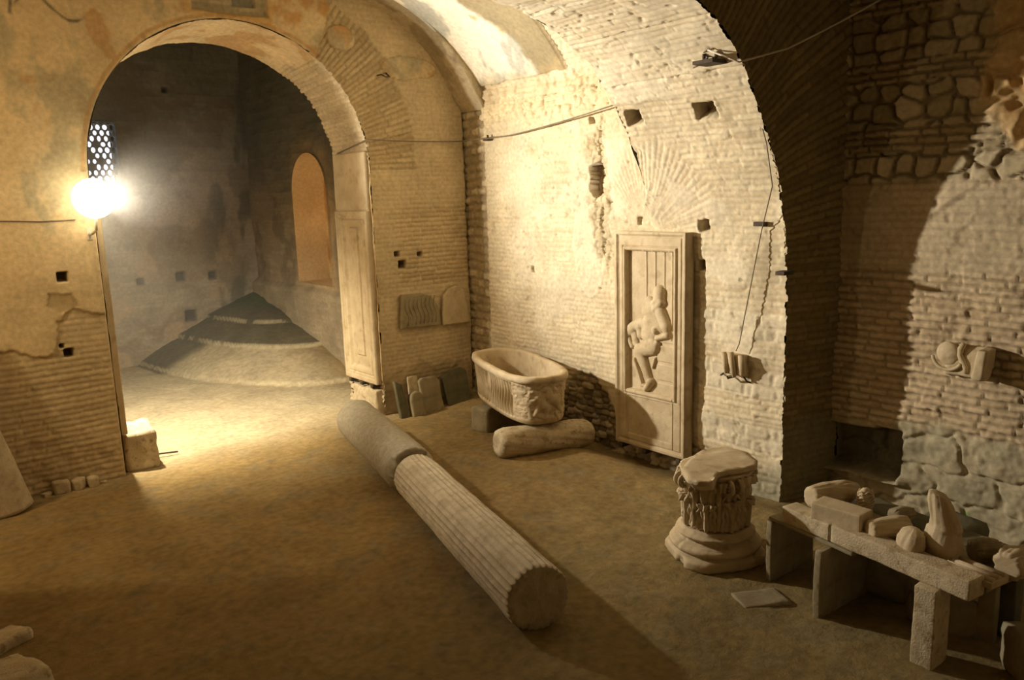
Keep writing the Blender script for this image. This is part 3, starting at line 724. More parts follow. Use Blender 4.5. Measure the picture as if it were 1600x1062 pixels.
slab('wall_far_upper', -2.4, 8, 15.0, 15.27, WZ1, 7.4, DARK)
slab('wall_far_left', -2.4, WX0, 15.0, 15.27, WZ0, WZ1, DARK)
slab('wall_far_right', WX1, 8, 15.0, 15.27, WZ0, WZ1, DARK)
slab('floor_outer', -2.6, 8.4, -2, 15.6, -.9, -.6, DARK)
slab('bay_shade_blocker', -1.3, -.35, 5.6, 7.25, -.3, 5.2, TRAV)      # unseen pier, added to shade the left foreground floor

# ================================================================== OBJECTS
# --- globe lamp on a bracket
lm = bpy.data.materials.new('lamp_glow'); lm.use_nodes = True; nt = lm.node_tree; nt.nodes.remove(nt.nodes['Principled BSDF'])
e = nt.nodes.new('ShaderNodeEmission'); e.inputs[0].default_value = (1.0, .83, .56, 1)
GR = .19
e.inputs[1].default_value = LAMP_POWER / (4 * math.pi ** 2 * GR ** 2)
nt.links.new(e.outputs[0], nt.nodes['Material Output'].inputs[0])
lamp = tag(empty('globe_lamp', (LAMP[0], 8.775, LAMP[2])), 'bright round white lamp at the left edge of the arch, beneath the latticed window', 'lamp')
bm = bmesh.new(); bmesh.ops.create_icosphere(bm, subdivisions=3, radius=GR)
bmobj('globe', bm, lm, lamp, True, (0, LAMP[1] - 8.775, 0))
tube('bracket_arm', [(-.02, 0, -.34), (-.02, -.10, -.34), (0, -.20, -.30), (0, LAMP[1] - 8.775, -.18)], .014, WIREL, lamp)
bmobj('wall_plate', block_bm((.05, .012, .12), 1, .003, 0), WIREL, lamp, False, (-.02, .0, -.40))

# --- helper: reliefs made of blobs on a plane; local (u right, v up, w out of the plane)
def relief_mesh(name, blobs, u0, u1, v0, v1, step, embed=.004, k=60.0, fine=.0, seed=3):
    us = np.arange(u0, u1, step); vs = np.arange(v0, v1, step); U, V = np.meshgrid(us, vs)
    H = np.zeros(U.shape)
    for b in blobs:
        (x0, y0, r0), (x1, y1, r1), hs = b[0], b[1], b[2]
        dx, dy = x1 - x0, y1 - y0; L2 = dx * dx + dy * dy + 1e-9
        t = np.clip(((U - x0) * dx + (V - y0) * dy) / L2, 0, 1)
        d = np.hypot(U - x0 - t * dx, V - y0 - t * dy); r = r0 + (r1 - r0) * t
        s = np.clip(1 - (d / r) ** 2, 0, 1); hh = hs * np.sqrt(s) * (r / max(r0, r1)) ** .4
        H = np.log(np.exp(k * H) + np.exp(k * hh) - 1) / k
    m = H > .0012
    if fine: H = H + m * (fbm(U, V, 40, seed, 3) - .5) * fine
    P = np.stack([U, V, H - embed], -1); q = gridq(*U.shape); kk = m.ravel(); q = q[kk[q].any(1)]
    P[..., 2] = np.where(m, P[..., 2], -embed)
    return npmesh(name, P.reshape(-1, 3), q)

def face_minus_x(o):       # local (u, v, w) -> u toward -Y, v up, w toward -X
    o.rotation_euler = Matrix(((0, 0, -1), (-1, 0, 0), (0, 1, 0))).to_euler()

# --- fluted column and plain drum lying on the floor
def lying(name, A, B, r0, r1, n, flutes, mat, lab, seed, endrough=.02, chip=None):
    A, B = Vector(A), Vector(B); L = (B - A).length
    prof = [(0.001, 0)] + [(r0 * f, 0) for f in (.25, .5, .75, .93)] + [(r0, .008)]
    prof = dens(prof + [(r1, L - .01)], .03)[:]
    prof += [(r1 * f, L) for f in (.96, .75, .5, .25)] + [(.001, L)]
    def disp(T, Z, R):
        side = (Z > .005) & (Z < L - .005)
        f = np.abs(np.sin(T * flutes / 2)) if flutes else 0
        d = -0.013 * (f ** .7) * side if flutes else np.zeros_like(T)
        wear = fbm(np.cos(T) + Z * .6, np.sin(T) + Z, 1.6, seed, 3)
        if flutes: d = d * (.35 + .65 * ss(.8, .5, wear))
        d = d + (fbm(np.cos(T) * .6 + Z * .5, np.sin(T) * .6 + Z, 4, seed + 3, 4) - .5) * .012 * (R > r0 * .5)
        if chip: d = d + chip(T, Z)
        return d
    me = lathe_mesh(name, prof, n, disp)
    co = np.zeros(len(me.vertices) * 3, np.float32); me.vertices.foreach_get('co', co); co = co.reshape(-1, 3)
    e0 = (co[:, 2] < .012); e1 = (co[:, 2] > L - .012)
    rr = np.hypot(co[:, 0], co[:, 1]) / r0
    nn = fbm(co[:, 0] + 5, co[:, 1] + 5, 9, seed + 8, 4) - .5
    co[:, 2] += np.where(e0, nn * endrough * 2 * (1 - .6 * rr), 0) + np.where(e1, nn * endrough * 2 * (1 - .6 * rr), 0)
    me.vertices.foreach_set('co', co.ravel()); me.update()
    o = obj(name, me, mat); o.location = A
    o.rotation_euler = (B - A).to_track_quat('Z', 'Y').to_euler()
    tag(o, lab, 'column'); return o
zf = lambda x, y, r: fz(x, y) + r - .012
pA, pB = (3.114, 3.63), (3.80, 6.15)
lying('column_shaft', (*pA, zf(*pA, .225)), (*pB, zf(*pB, .22)), .228, .218, 640, 30, COLM, 'long fluted marble column shaft lying on the earth floor, its broken end toward the viewer', 31, .03)
pA, pB = (3.80, 6.19), (4.31, 8.22)
def chip(T, Z): return -.05 * ss(.12, 0, Z) * ss(.45, .6, fbm(np.cos(T), np.sin(T), 1.5, 5))
lying('column_drum', (*pA, zf(*pA, .238)), (*pB, zf(*pB, .235)), .243, .236, 200, 0, GRAN, 'smooth grey column drum lying behind the fluted shaft, nearer the arch', 41, .02, chip)

# --- sarcophagus (oval tub) on two stones
SC = Vector((5.80, 7.03, .32)); ax = Vector((.31, .95, 0)).normalized(); SL, SW, SH = 1.78, .74, .54
sarc = tag(empty('sarcophagus', SC, math.atan2(ax.y, ax.x)), 'oval marble sarcophagus carved with wavy flutes, set on two stones by the lit wall', 'sarcophagus')
NT = 960
def plan(th, a, b, n=3.0):
    c, s_ = np.cos(th), np.sin(th)
    r = (np.abs(c / a) ** n + np.abs(s_ / b) ** n) ** (-1 / n); return r * c, r * s_
_t = np.linspace(0, math.tau, 20001); _x, _y = plan(_t, SL / 2, SW / 2, 3.2); _s = np.r_[0, np.cumsum(np.hypot(np.diff(_x), np.diff(_y)))]
th = np.interp(np.arange(NT) / NT * _s[-1], _s, _t)
def shell(lv, off):
    """lv 0..1 height; off: inset at that height"""
    return plan(th, SL / 2 - off, SW / 2 - off, 3.2)
levels = [(0, .12)] + [(.0, .08), (.015, .055), (.05, .04)] + [(z, .04 - .03 * (z - .05) / .42) for z in np.arange(.06, .475, .006)] + [(.475, .008)]
V = []
for z, off in levels:
    x, y = shell(z, off); V.append(np.stack([x, y, np.full(NT, z)], 1))
V = np.array(V); Tg = np.broadcast_to(th, V.shape[:2]); Zg_ = V[..., 2]
# outline normal
tx = np.roll(V[..., 0], -1, 1) - np.roll(V[..., 0], 1, 1); ty = np.roll(V[..., 1], -1, 1) - np.roll(V[..., 1], 1, 1); ln = np.hypot(tx, ty)
nx, ny = ty / ln, -tx / ln
front = (V[..., 1] > SW * .36)          # long side turned away from the wall
X_ = V[..., 0]; u = X_ + SL / 2
inb = ss(-.62, -.58, X_) * ss(.80, .74, X_) * front * ss(.055, .075, Zg_) * ss(.455, .435, Zg_)
sgn = np.where(X_ > .08, 1, -1.0)
ph = (X_ + sgn * .028 * np.sin((Zg_ - .05) / .40 * math.tau)) / .070
fl = 1 - np.abs(np.sin(ph * math.pi))
centre = ss(.05, .035, np.abs(X_ - .08)); fl = fl * (1 - centre)
d = -.036 * (1 - fl) * inb
lb = ss(-.60, -.66, X_) * ss(.05, .09, Zg_)
d = d + lb * (.035 * (fbm(Tg * 5, Zg_ * 9, 1.6, 51, 4) - .55) + .018 * (fbm(Tg * 8, Zg_ * 16, 2.4, 57, 3) - .5))
d = d + (fbm(Tg * 4, Zg_ * 3, 3, 53, 3) - .5) * .006
V[..., 0] += nx * d; V[..., 1] += ny * d
bodyV = V.reshape(-1, 3); q = gridq(V.shape[0], NT, True)
bodyV = np.vstack([bodyV, [[0, 0, .0]]]); 
me = npmesh('tub', bodyV[:-1], q); obj('tub', me, MARB, sarc)
# base plate of the tub
x, y = shell(0, .12); me = bpy.data.meshes.new('tub_floor'); bm = bmesh.new()
bm.faces.new([bm.verts.new((a, b, .001)) for a, b in zip(x[::4], y[::4])])
x, y = shell(0, .115); bm.faces.new([bm.verts.new((a, b, .12)) for a, b in zip(x[::4], y[::4])][::-1]); bmobj('tub_floor', bm, MARB, sarc)
# rim and hollow
rl = [(.468, -.002), (.475, -.014), (.50, -.018), (.53, -.012), (.54, .004), (.54, .045), (.53, .058), (.49, .066), (.40, .075), (.30, .085), (.20, .10), (.13, .13), (.12, .18)]
rl = dens([(b, a) for a, b in rl], .02)
V = []
for off, z in rl:
    x, y = shell(z, off); V.append(np.stack([x, y, np.full(NT, z)], 1))
V = np.array(V)[:, ::2]; T2 = np.broadcast_to(th[::2], V.shape[:2])
V[..., 2] += (fbm(T2 * 4, V[..., 2], 2, 61, 3) - .5) * .014 * (V[..., 2] > .5)
obj('rim', npmesh('rim', V.reshape(-1, 3), gridq(V.shape[0], NT // 2, True)), MARB, sarc)
# carved beast and prey on the near end, small central tablet
blobs = []
def bl(x0, y0, r0, x1, y1, r1, h): blobs.append(((x0, y0, r0), (x1, y1, r1), h))
bl(-.02, .40, .055, .03, .37, .045, .05); bl(.01, .33, .06, .10, .26, .07, .055); bl(-.12, .30, .05, -.05, .22, .06, .05)
bl(-.16, .38, .035, -.12, .36, .03, .04); bl(-.08, .24, .04, -.14, .12, .03, .045); bl(.0, .20, .035, -.03, .08, .03, .045)
bl(.12, .22, .05, .18, .12, .035, .04); bl(.07, .40, .03, .09, .38, .028, .055); bl(.14, .36, .04, .20, .30, .035, .03)
bl(-.20, .20, .03, -.18, .08, .025, .03); bl(-.10, .10, .03, .06, .07, .035, .03); bl(.10, .12, .03, .14, .05, .03, .035)
for i in range(14):
    a = i * .45; bl(.01 + .085 * math.cos(a), .33 + .07 * math.sin(a), .022, .01 + .12 * math.cos(a + .3), .33 + .10 * math.sin(a + .3), .012, .035)
me = relief_mesh('carved_lion', blobs, -.28, .28, .03, .46, .006, .010, 90, .004)
co = np.zeros(len(me.vertices) * 3, np.float32); me.vertices.foreach_get('co', co); co = co.reshape(-1, 3)
u_, v_, w_ = co[:, 0].copy(), co[:, 1].copy(), co[:, 2].copy()
n_ = 3.2; hw = SW / 2 - .02; bend = (SL / 2 - .03) * (1 - np.clip(np.abs(u_) / hw, 0, .985) ** n_) ** (1 / n_)
co[:, 0] = -(bend - .03 * (.45 - v_) - .012 + w_); co[:, 1] = -u_; co[:, 2] = v_
me.vertices.foreach_set('co', co.ravel()); me.update(); o = obj('carved_lion', me, MARB, sarc)

tag(block('support_stone', (.78, .27, .31), MARBG, loc=(5.86, 7.46, fz(5.8, 7.46) - .01), rot=(0, 0, .20), cuts=10, bev=.04, amp=.014, sc=5, seed=8),
    'squared grey stone under the far end of the sarcophagus', 'stone block')
A = Vector((5.02, 6.47, .155 + fz(5.05, 6.4) - .01)); B = Vector((6.16, 6.22, .15 + fz(6.1, 6.2) + .03))
L = (B - A).length
def dsp(T, Z, R): return (fbm(np.cos(T) * 1.5 + 3, np.sin(T) * 1.5 + Z * 2, 2, 71, 4) - .5) * .03 * (R > .03)
me = lathe_mesh('support_drum', dens([(.001, .02), (.10, 0), (.15, .03), (.165, .10), (.16, L - .08), (.13, L - .01), (.001, L)], .025), 90, dsp)
o = obj('support_drum', me, TRAV, loc=A, rot=(B - A).to_track_quat('Z', 'Y').to_euler())
tag(o, 'rough column stump lying under the near end of the sarcophagus', 'stone block')

# --- tall relief slab on the right wall
slabr = tag(empty('relief_slab', (6.42, 5.46, .04)), 'tall framed marble slab with a carved reclining figure, fixed upright on the bright wall', 'relief slab')
Y0s, Y1s, Zt = 4.985, 5.935, 2.36
Yc_ = (Y0s + Y1s) / 2
us = np.arange(Y0s, Y1s + .001, .005); vs = np.arange(.04, Zt, .005); A, Bz = np.meshgrid(us, vs)
def fr(d, w=.008): return ss(-w, w, d)
dL = Y1s - A; dR = A - Y0s; dT = Zt - Bz; dB = Bz - .04
h = np.full(A.shape, .12)
out = np.minimum(np.minimum(dL, dR), np.minimum(dT, dB))
h += .012 * fr(.035 - out, .004) - .010 * ss(.012, .003, np.abs(out - .055))
inner = np.minimum(np.minimum(dL - .155, dR - .155), np.minimum(dT - .20, dB - .62))
h -= .050 * ss(0, .008, inner) ; h += .014 * ss(.02, .008, np.abs(inner + .022)) - .012 * ss(.008, .002, np.abs(inner + .045))
for x_, w_ in ((.40, .008), (.52, .006), (.64, .008), (.74, .006)): h += .010 * ss(.014, .006, np.abs(dL - x_)) * (inner > 0) * (Bz > 1.25)
h += .014 * (inner > 0) * (dL > .56) * (Bz < 1.35) * (np.abs(((Bz * 5) % 1) - .5) < .42)
low = np.minimum(np.minimum(dL - .17, dR - .17), np.minimum(Bz - .16, .60 - Bz)); h -= .010 * ss(0, .01, low) - .006 * (low > 0) * (fbm(A, Bz, 14, 81, 3))
grv = ss(.006, .002, np.abs(dL - .155)) * (Bz < .7) * (Bz > .2) + ss(.006, .002, np.abs(dR - .155)) * (Bz < .7) * (Bz > .1); h -= .015 * grv
h += (fbm(A, Bz, 5, 82, 4) - .5) * .010
P = np.stack([-(h - .0), A - 5.46, Bz - .04], -1)
P[0, :, 0] = 0; P[-1, :, 0] = 0; P[:, 0, 0] = 0; P[:, -1, 0] = 0
P[1, :, 2] = P[0, :, 2]; P[-2, :, 2] = P[-1, :, 2]; P[:, 1, 1] = P[:, 0, 1]; P[:, -2, 1] = P[:, -1, 1]
chip_ = ss(.04, -.01, np.hypot(A - Y0s, (Bz - .98) / 2) - .03); 
sheet('framed_panel', P, None, MARB, parent=slabr)
FX = 6.42 - .072
def zp(x, y):      # zoomed figure drawing -> slab plane (u toward -Y, v up)
    q = at(970 + x / 5.31, 430 + y / 5.31, 0, FX); return (5.46 - q[1], q[2] - .04)
blobs = []
def fb(x0, y0, r0, x1, y1, r1, h):
    a = zp(x0, y0); b = zp(x1, y1); k_ = 1.45 / 5.31 / 162; blobs.append(((a[0], a[1], r0 * k_), (b[0], b[1], r1 * k_), h))
fb(325, 140, 44, 322, 195, 44, .060)      # hooded head
fb(345, 225, 28, 300, 275, 26, .058); fb(290, 230, 26, 300, 265, 24, .050)
fb(240, 225, 40, 215, 300, 38, .030); fb(270, 290, 62, 300, 420, 66, .042); fb(240, 400, 58, 240, 500, 62, .046)
fb(335, 300, 36, 385, 430, 38, .062); fb(385, 430, 34, 400, 480, 26, .062); fb(405, 495, 24, 315, 520, 20, .060)
fb(300, 450, 24, 305, 462, 24, .070)
fb(180, 395, 34, 90, 430, 32, .036); fb(90, 440, 34, 60, 490, 24, .040); fb(60, 490, 20, 100, 590, 16, .036); fb(100, 440, 26, 130, 560, 26, .026); fb(150, 400, 28, 165, 500, 24, .030)
fb(270, 590, 56, 160, 622, 44, .066); fb(165, 640, 42, 245, 870, 26, .060); fb(258, 880, 26, 222, 940, 20, .062)
fb(125, 690, 13, 185, 890, 10, .040); fb(185, 905, 14, 210, 915, 12, .040)
fb(310, 560, 20, 300, 620, 16, .045); fb(292, 690, 9, 272, 765, 7, .030)
for i in range(0): fb(200 + i * 22, 420 + i * 8, 9, 215 + i * 20, 560 - i * 5, 8, .052)
me = relief_mesh('carved_figure', blobs, -.40, .30, .45, 2.05, .0055, .006, 110, .003)
o = obj('carved_figure', me, MARB, slabr); o.location = (FX - 6.42 - .006, 0, 0); face_minus_x(o)
for yy in (5.86, 5.52, 5.06): tag(block('slab_bracket', (.16, .05, .05), IRON, loc=(6.36, yy, -.02), cuts=1, bev=.004, amp=0),
    {5.86: 'small dark iron peg under the framed slab, left one', 5.52: 'small dark iron peg under the middle of the framed slab', 5.06: 'small dark iron peg under the framed slab, right one beside the capital'}[yy], 'bracket', 'pegs holding the framed slab')

# --- carved slab on the right jamb of the arch
js = tag(empty('jamb_slab', (5.03, 9.22, .40)), 'tall moulded marble slab standing against the right jamb of the arch', 'marble slab')
us = np.arange(8.83, 9.66, .006); vs = np.arange(.42, 3.34, .006); A, Bz = np.meshgrid(us, vs); Lo = .42; Hi = 2.62
dl = np.minimum(A - 8.83, 9.66 - A); dd = np.minimum(dl, np.minimum(Hi - Bz, Bz - Lo)); lower = Bz < Hi
h = np.full(A.shape, .07) - .018 * ((~lower) & (Bz < Hi + .02))
h += np.where(lower, .012 * ss(.06, .05, dd) - .030 * ss(.15, .20, dd) - .012 * ss(.012, .004, np.abs(dd - .10)), -.012)
cpan = np.minimum(.11 - np.abs(A - 9.24), np.minimum(Bz - .75, 2.42 - Bz)); h += lower * (.022 * ss(0, .015, cpan) + .012 * ss(0, .02, cpan - .05) * (fbm(A, Bz, 9, 83, 3)))
fg = np.exp(-((A - 9.24) / .05) ** 2 - ((Bz - 2.15) / .12) ** 2) * .03; h += fg * lower
h += (fbm(A, Bz, 4, 84, 4) - .5) * .008
P = np.stack([-h, A - 9.22, Bz - .40], -1)
for i_, j_ in ((0, 1), (-1, -2)):
    P[i_, :, 0] = 0; P[:, i_, 0] = 0; P[j_, :, 2] = P[i_, :, 2]; P[:, j_, 1] = P[:, i_, 1]
li = int((Hi - .42) / .006)
q_ = P[:li + 1]; sheet('moulded_panel', q_, None, MARB, parent=js); sheet('plain_top_panel', P[li:], None, MARB, parent=js)
for k_, yy in enumerate((9.5, 9.2, 8.93)): tag(block('jamb_peg', (.12, .06, .05), IRON, loc=(4.985, yy, .37), cuts=1, bev=.004, amp=0),
    ['dark iron peg under the jamb slab, farthest into the arch', 'dark iron peg under the middle of the jamb slab', 'dark iron peg under the near edge of the jamb slab'][k_], 'bracket', 'pegs under the jamb slab')
# masonry stub under it
block('trim_6', (.14, .64, .38), TRAV, loc=(5.00, 9.16, -.03), cuts=14, bev=.02, amp=.035, sc=9, seed=22)['kind'] = 'structure'
# slab on the left jamb and the block it stands on
q0 = at(155, 400, 1, 8.9)
ls = bmobj('jamb_slab', prism_bm([(0, 0), (.075, 0), (.075, 1.9), (.07, 2.5), (0, 2.5)], .62, .12, .008, .006, 5, 12), MARB, None, True, (1.905, 8.86, .42))
tag(ls, 'thin upright slab seen edge-on against the left jamb of the arch', 'marble slab')
tag(block('stone_block', (.34, .62, .44), TRAV, loc=(2.13, 9.16, fz(2.1, 9.1) - .02), rot=(0, 0, -.12), cuts=14, bev=.05, amp=.035, sc=7, seed=23, taper=.06),
    'rough pale stone block on the floor at the foot of the left jamb', 'stone block')
tag(tube('stick', [(2.33, 9.22, .04 + fz(2.3, 9.2)), (2.55, 9.20, .03 + fz(2.5, 9.2))], .01, IRON), 'thin stick on the floor sticking out beside the pale stone block', 'stick')
# leaning column at the left edge
A = Vector((.80, 8.50, fz(.8, 8.5) - .01)); B = Vector((.45, 8.62, 1.75)); L = (B - A).length
me = lathe_mesh('leaning_column', dens([(.001, 0), (.17, 0), (.215, .02), (.21, .08), (.18, L * .6), (.15, L), (.001, L)], .03), 64, lambda T, Z, R: (fbm(T, Z, 2, 91, 3) - .5) * .02 * (R > .02))
tag(obj('leaning_column', me, COLM, loc=A, rot=(B - A).to_track_quat('Z', 'Y').to_euler()), 'tapering column piece leaning at the left edge of the picture against the brick wall', 'column')
# bits at the foot of the left wall
random.seed(7)
for i, (u, v, s_) in enumerate([(88, 758, .11), (118, 757, .10), (140, 752, .09), (160, 753, .05), (64, 762, .07)]):
    p_ = at(u, v, 2, 0); s2 = s_
    tag(block('rubble_piece', (s2 * 1.3, s2, s2 * (1.2 if i < 3 else .7)), TRAV, loc=(p_[0], min(p_[1], 8.72), fz(p_[0], 8.7) - .01), rot=(0, 0, i * .9), cuts=5, bev=s2 * .2, amp=s2 * .12, sc=12, seed=60 + i),
        ['broken stone at the foot of the left wall, beside the leaning column', 'upright stone fragment at the foot of the left wall, biggest of its row', 'ribbed stone fragment, third in the row at the foot of the left wall', 'small stone fragment closest to the arch at the foot of the left wall', 'flat stone right next to the base of the leaning column'][i], 'stone', 'rubble along the left wall')
p_ = at(22, 1040, 2, .1)
tag(block('stone_block', (.48, .44, .30), TRAV, loc=(.30, 4.98, fz(.3, 5.0) - .03), rot=(0, 0, .3), cuts=12, bev=.07, amp=.04, sc=5, seed=24, taper=.1), 'dim rough boulder on the dark floor in the bottom left corner', 'stone block')
tag(block('stone_block', (.26, .2, .10), TRAV, loc=(.42, 5.85, fz(.42, 5.85) - .02), rot=(0, 0, .5), cuts=7, bev=.03, amp=.02, sc=8, seed=25), 'small flat stone on the floor at the left edge, behind the dim boulder', 'stone block')

# --- relief fragments fixed on the pier, and slabs leaning at its foot
P1 = [at(*p, 1, YA - .04) for p in [(626, 461), (655, 458), (670, 461), (684, 478), (687, 507), (650, 511), (625, 514)]]
P2 = [at(*p, 1, YA - .04) for p in [(691, 462), (701, 450), (712, 446), (722, 451), (728, 475), (734, 502), (710, 505), (690, 508), (689, 490)]]
for nm, pp, mt, lab, sd in (('relief_fragment', P1, MARBG, 'grey fluted relief fragment fixed on the brick pier, left of its pair', 5), ('relief_fragment', P2, MARB, 'pale broken relief fragment fixed on the brick pier, right of its pair', 6)):
    o = bmobj(nm, prism_bm([(q[0] - pp[0][0], q[2] - pp[0][2]) for q in pp], .055, .025, .006, .006, 14, sd), mt, None, True, (pp[0][0], YA - .075, pp[0][2]))
    tag(o, lab, 'relief fragment', 'fragments on the pier')
    if sd == 5:
        bm = bmesh.new()
        for k_ in range(8):
            x_ = .06 + k_ * .062
            pts = [(x_, -.004 + .0 * j, -.42 + j * .045 + (0)) for j in range(9)]
            pts = [(x_ + .025 * math.sin(j * .8), -.002, -.40 + j * .044) for j in range(9)]
            tube_bm(bm, pts, .009, 6)
        bmobj('wavy_flutes', bm, MARBG, o, True)
LS = [([(0, 0), (.14, -.01), (.10, .44), (.0, .50)], 5.10, MARBD, 'narrow dark slab leaning at the foot of the pier, first beside the jamb', .10),
      ([(0, 0), (.19, 0), (.19, .22), (.17, .30), (.10, .34), (.03, .31), (0, .24)], 5.26, MARBG, 'short round-topped stone leaning between dark slabs at the pier foot', .16),
      ([(0, 0), (.30, 0), (.31, .40), (.25, .48), (.05, .48), (0, .45)], 5.46, MARBG, 'broad grey-green slab leaning third along the foot of the pier', .10),
      ([(0, 0), (.36, .0), (.38, .44), (.30, .50), (.10, .48), (-.02, .40)], 5.84, MARBD, 'dark green slab leaning near the corner behind the sarcophagus', .10),
      ([(0, 0), (.20, 0), (.18, .5), (.03, .5)], 5.30, TRAV, 'tan stone piece leaning behind the short round-topped stone', .04)]
for i, (pl_, x_, mt, lab, t_) in enumerate(LS):
    o = bmobj('leaning_slab', prism_bm(pl_, t_ * .6, .05, .006, .006, 9, 30 + i), mt, None, True, (x_, 8.52 - .05 * (i == 1) + .09 * (i == 4), fz(x_, 8.5) - .01)); o.rotation_euler = (-.28 if i != 4 else -.2, 0, -.02)
    tag(o, lab, 'slab', 'slabs leaning at the pier foot')

# --- column base and corinthian capital stacked on it
BXY = (4.84, 3.53); bz = fz(*BXY) - .01
pr = [(.001, 0), (.345, 0), (.352, .015), (.35, .07), (.325, .085), (.318, .098)] + [(.312 + .034 * math.sin(a), .125 - .028 * math.cos(a)) for a in np.linspace(.3, math.pi - .2, 8)] + \
     [(.315, .158), (.285, .168), (.272, .183), (.276, .196)] + [(.276 + .024 * math.sin(a), .215 - .016 * math.cos(a)) for a in np.linspace(.3, math.pi - .2, 7)] + [(.275, .236), (.262, .245), (.262, .262), (.001, .262)]
def dsp(T, Z, R):
    sq = 1 / np.maximum(np.abs(np.cos(T + .5)), np.abs(np.sin(T + .5)))
    plinth = ss(.09, .06, Z) * (R > .2)
    d = plinth * np.clip(.045 * (np.minimum(sq, 1.18) - 1) / .18 - .012, -.02, .05)
    return d + (fbm(np.cos(T) * 2 + 4, np.sin(T) * 2 + Z * 3 + 4, 2.5, 95, 4) - .5) * .010 * (R > .1) - .02 * ss(.62, .70, fbm(T * 1.3, Z * 2, 1.6, 97, 3)) * (R > .2)
me = lathe_mesh('column_base', dens(pr, .012), 160, dsp)
tag(obj('pedestal', me, MARB, loc=(*BXY, bz)), 'round moulded marble pedestal on the floor, carrying the carved capital', 'pedestal')
CZ = bz + .264
cap = tag(empty('corinthian_capital', (*BXY, CZ), .35), 'small broken corinthian capital with acanthus leaves standing on a column base', 'capital')
HC = .47
bell = dens([(.001, .0), (.225, .0), (.238, .02), (.225, .05), (.222, .28), (.24, .38), (.275, .44), (.001, .44)], .014)
me = lathe_mesh('bell', bell, 120, lambda T, Z, R: (fbm(np.cos(T) * 2 + 4, np.sin(T) * 2 + Z * 3, 4, 96, 4) - .5) * .03 * (R > .1)); obj('bell', me, MARB, cap)
def leaf(name, a0, r0, z0, hgt, wid, curl, seed):
    nu, nv = 25, 30; u = np.linspace(-1, 1, nu); t = np.linspace(0, 1, nv); U, Tt = np.meshgrid(u, t)
    lob = 1 + .16 * np.abs(np.sin(Tt * math.pi * 3.2)) ; w = wid * (1 - .55 * Tt ** 2.5) * lob
    half = U * w
    out = r0 + .012 + .02 * Tt + curl * ss(.62, 1, Tt) - .022 * U ** 2 * (1 - Tt * .3)
    out = out + .020 * np.cos(U * math.pi * 3.0) * (1 - .4 * Tt) + .012 * np.exp(-(U / .12) ** 2) + .01 * np.sin(Tt * 20 + np.abs(U) * 5) * np.abs(U)
    z = z0 + hgt * np.where(Tt < .82, Tt / .82, 1 - (Tt - .82) * 1.1)
    out += (vn(U * 5 + seed, Tt * 8, 5) - .5) * .014
    th = a0 + half / r0
    P = np.stack([out * np.cos(th), out * np.sin(th), z], -1)
    ri = out - .028; P2 = np.stack([ri * np.cos(th), ri * np.sin(th), z - .004], -1)
    V = np.vstack([P.reshape(-1, 3), P2.reshape(-1, 3)]); q = gridq(nv, nu); n_ = nu * nv
    qs = [q, q[:, ::-1] + n_]
    b = [i for i in range(nu)] + [nu * i + nu - 1 for i in range(1, nv)] + [nu * (nv - 1) + i for i in range(nu - 2, -1, -1)] + [nu * i for i in range(nv - 2, 0, -1)]
    qs.append(np.array([[b[i], b[i - 1], b[i - 1] + n_, b[i] + n_] for i in range(len(b))]))
    return obj(name, npmesh(name, V, np.vstack(qs)), MARB, cap)
for i in range(8):
    leaf('acanthus_leaf', i * math.tau / 8, .222, .005, .22 + .03 * (i % 2), .094, .030, i)
for i in range(8):
    leaf('acanthus_leaf', (i + .5) * math.tau / 8, .218, .03, .36 + .02 * (i % 3), .082, .040, i + 20)
for i in range(4):
    a = math.pi / 4 + i * math.pi / 2
    for s_ in (-1, 1):
        pts = []
        for k in range(26):
            tt_ = k / 25; ang = tt_ * math.tau * 1.7; rr = .052 * (1 - tt_ * .8)
            cx_ = .275 - .0; q = Vector((cx_ + rr * math.cos(ang - 1.2), 0, .375 + rr * math.sin(ang - 1.2)))
            q.y = s_ * (.018 + .01 * tt_); pts.append(Matrix.Rotation(a + s_ * .05, 3, 'Z') @ q)
        stem = [Matrix.Rotation(a + s_ * .45 * (1 - k / 5), 3, 'Z') @ Vector((.225 + .02 * k / 5, 0, .20 + .03 * k)) for k in range(5)]
        tube('volute', stem + pts[:1][:0] + pts, [.013] * 5 + [.015 - .007 * k / 25 for k in range(26)], MARB, cap, 7)
# broken abacus, top outline read in the plane of its top
ZT = CZ + HC + .02
poly = [at(u, v, 2, ZT) for u, v in [(1064, 733), (1074, 718), (1087, 708), (1101, 700), (1128, 696), (1152, 701), (1170, 706), (1184, 718), (1183, 726), (1160, 731), (1140, 734), (1122, 738), (1112, 752), (1092, 752), (1074, 747)]]
Rm = Matrix.Rotation(-.35, 3, 'Z'); pl2 = [Rm @ (Vector((q[0] - BXY[0], q[1] - BXY[1], 0))) for q in poly]
bm = bmesh.new(); NA = len(pl2); rings = []
for z_, f_ in ((HC + .02, .97), (HC + .012, 1.0), (HC - .015, 1.0), (HC - .035, .90), (HC - .08, .82)):
    rings.append([bm.verts.new((q.x * f_, q.y * f_, z_)) for q in pl2])
for A_, B_ in zip(rings, rings[1:]):
    for k in range(NA): bm.faces.new((A_[k], A_[(k + 1) % NA], B_[(k + 1) % NA], B_[k]))
bm.faces.new(rings[0]); bm.faces.new(rings[-1])
bmesh.ops.triangulate(bm, faces=bm.faces[:])
for _ in range(3):
    bmesh.ops.subdivide_edges(bm, edges=[e for e in bm.edges if e.calc_length() > .035], cuts=1); bmesh.ops.triangulate(bm, faces=[f for f in bm.faces if len(f.verts) > 3])
rough(bm, .008, 9, 33); bmobj('broken_abacus', bm, MARB, cap, True)

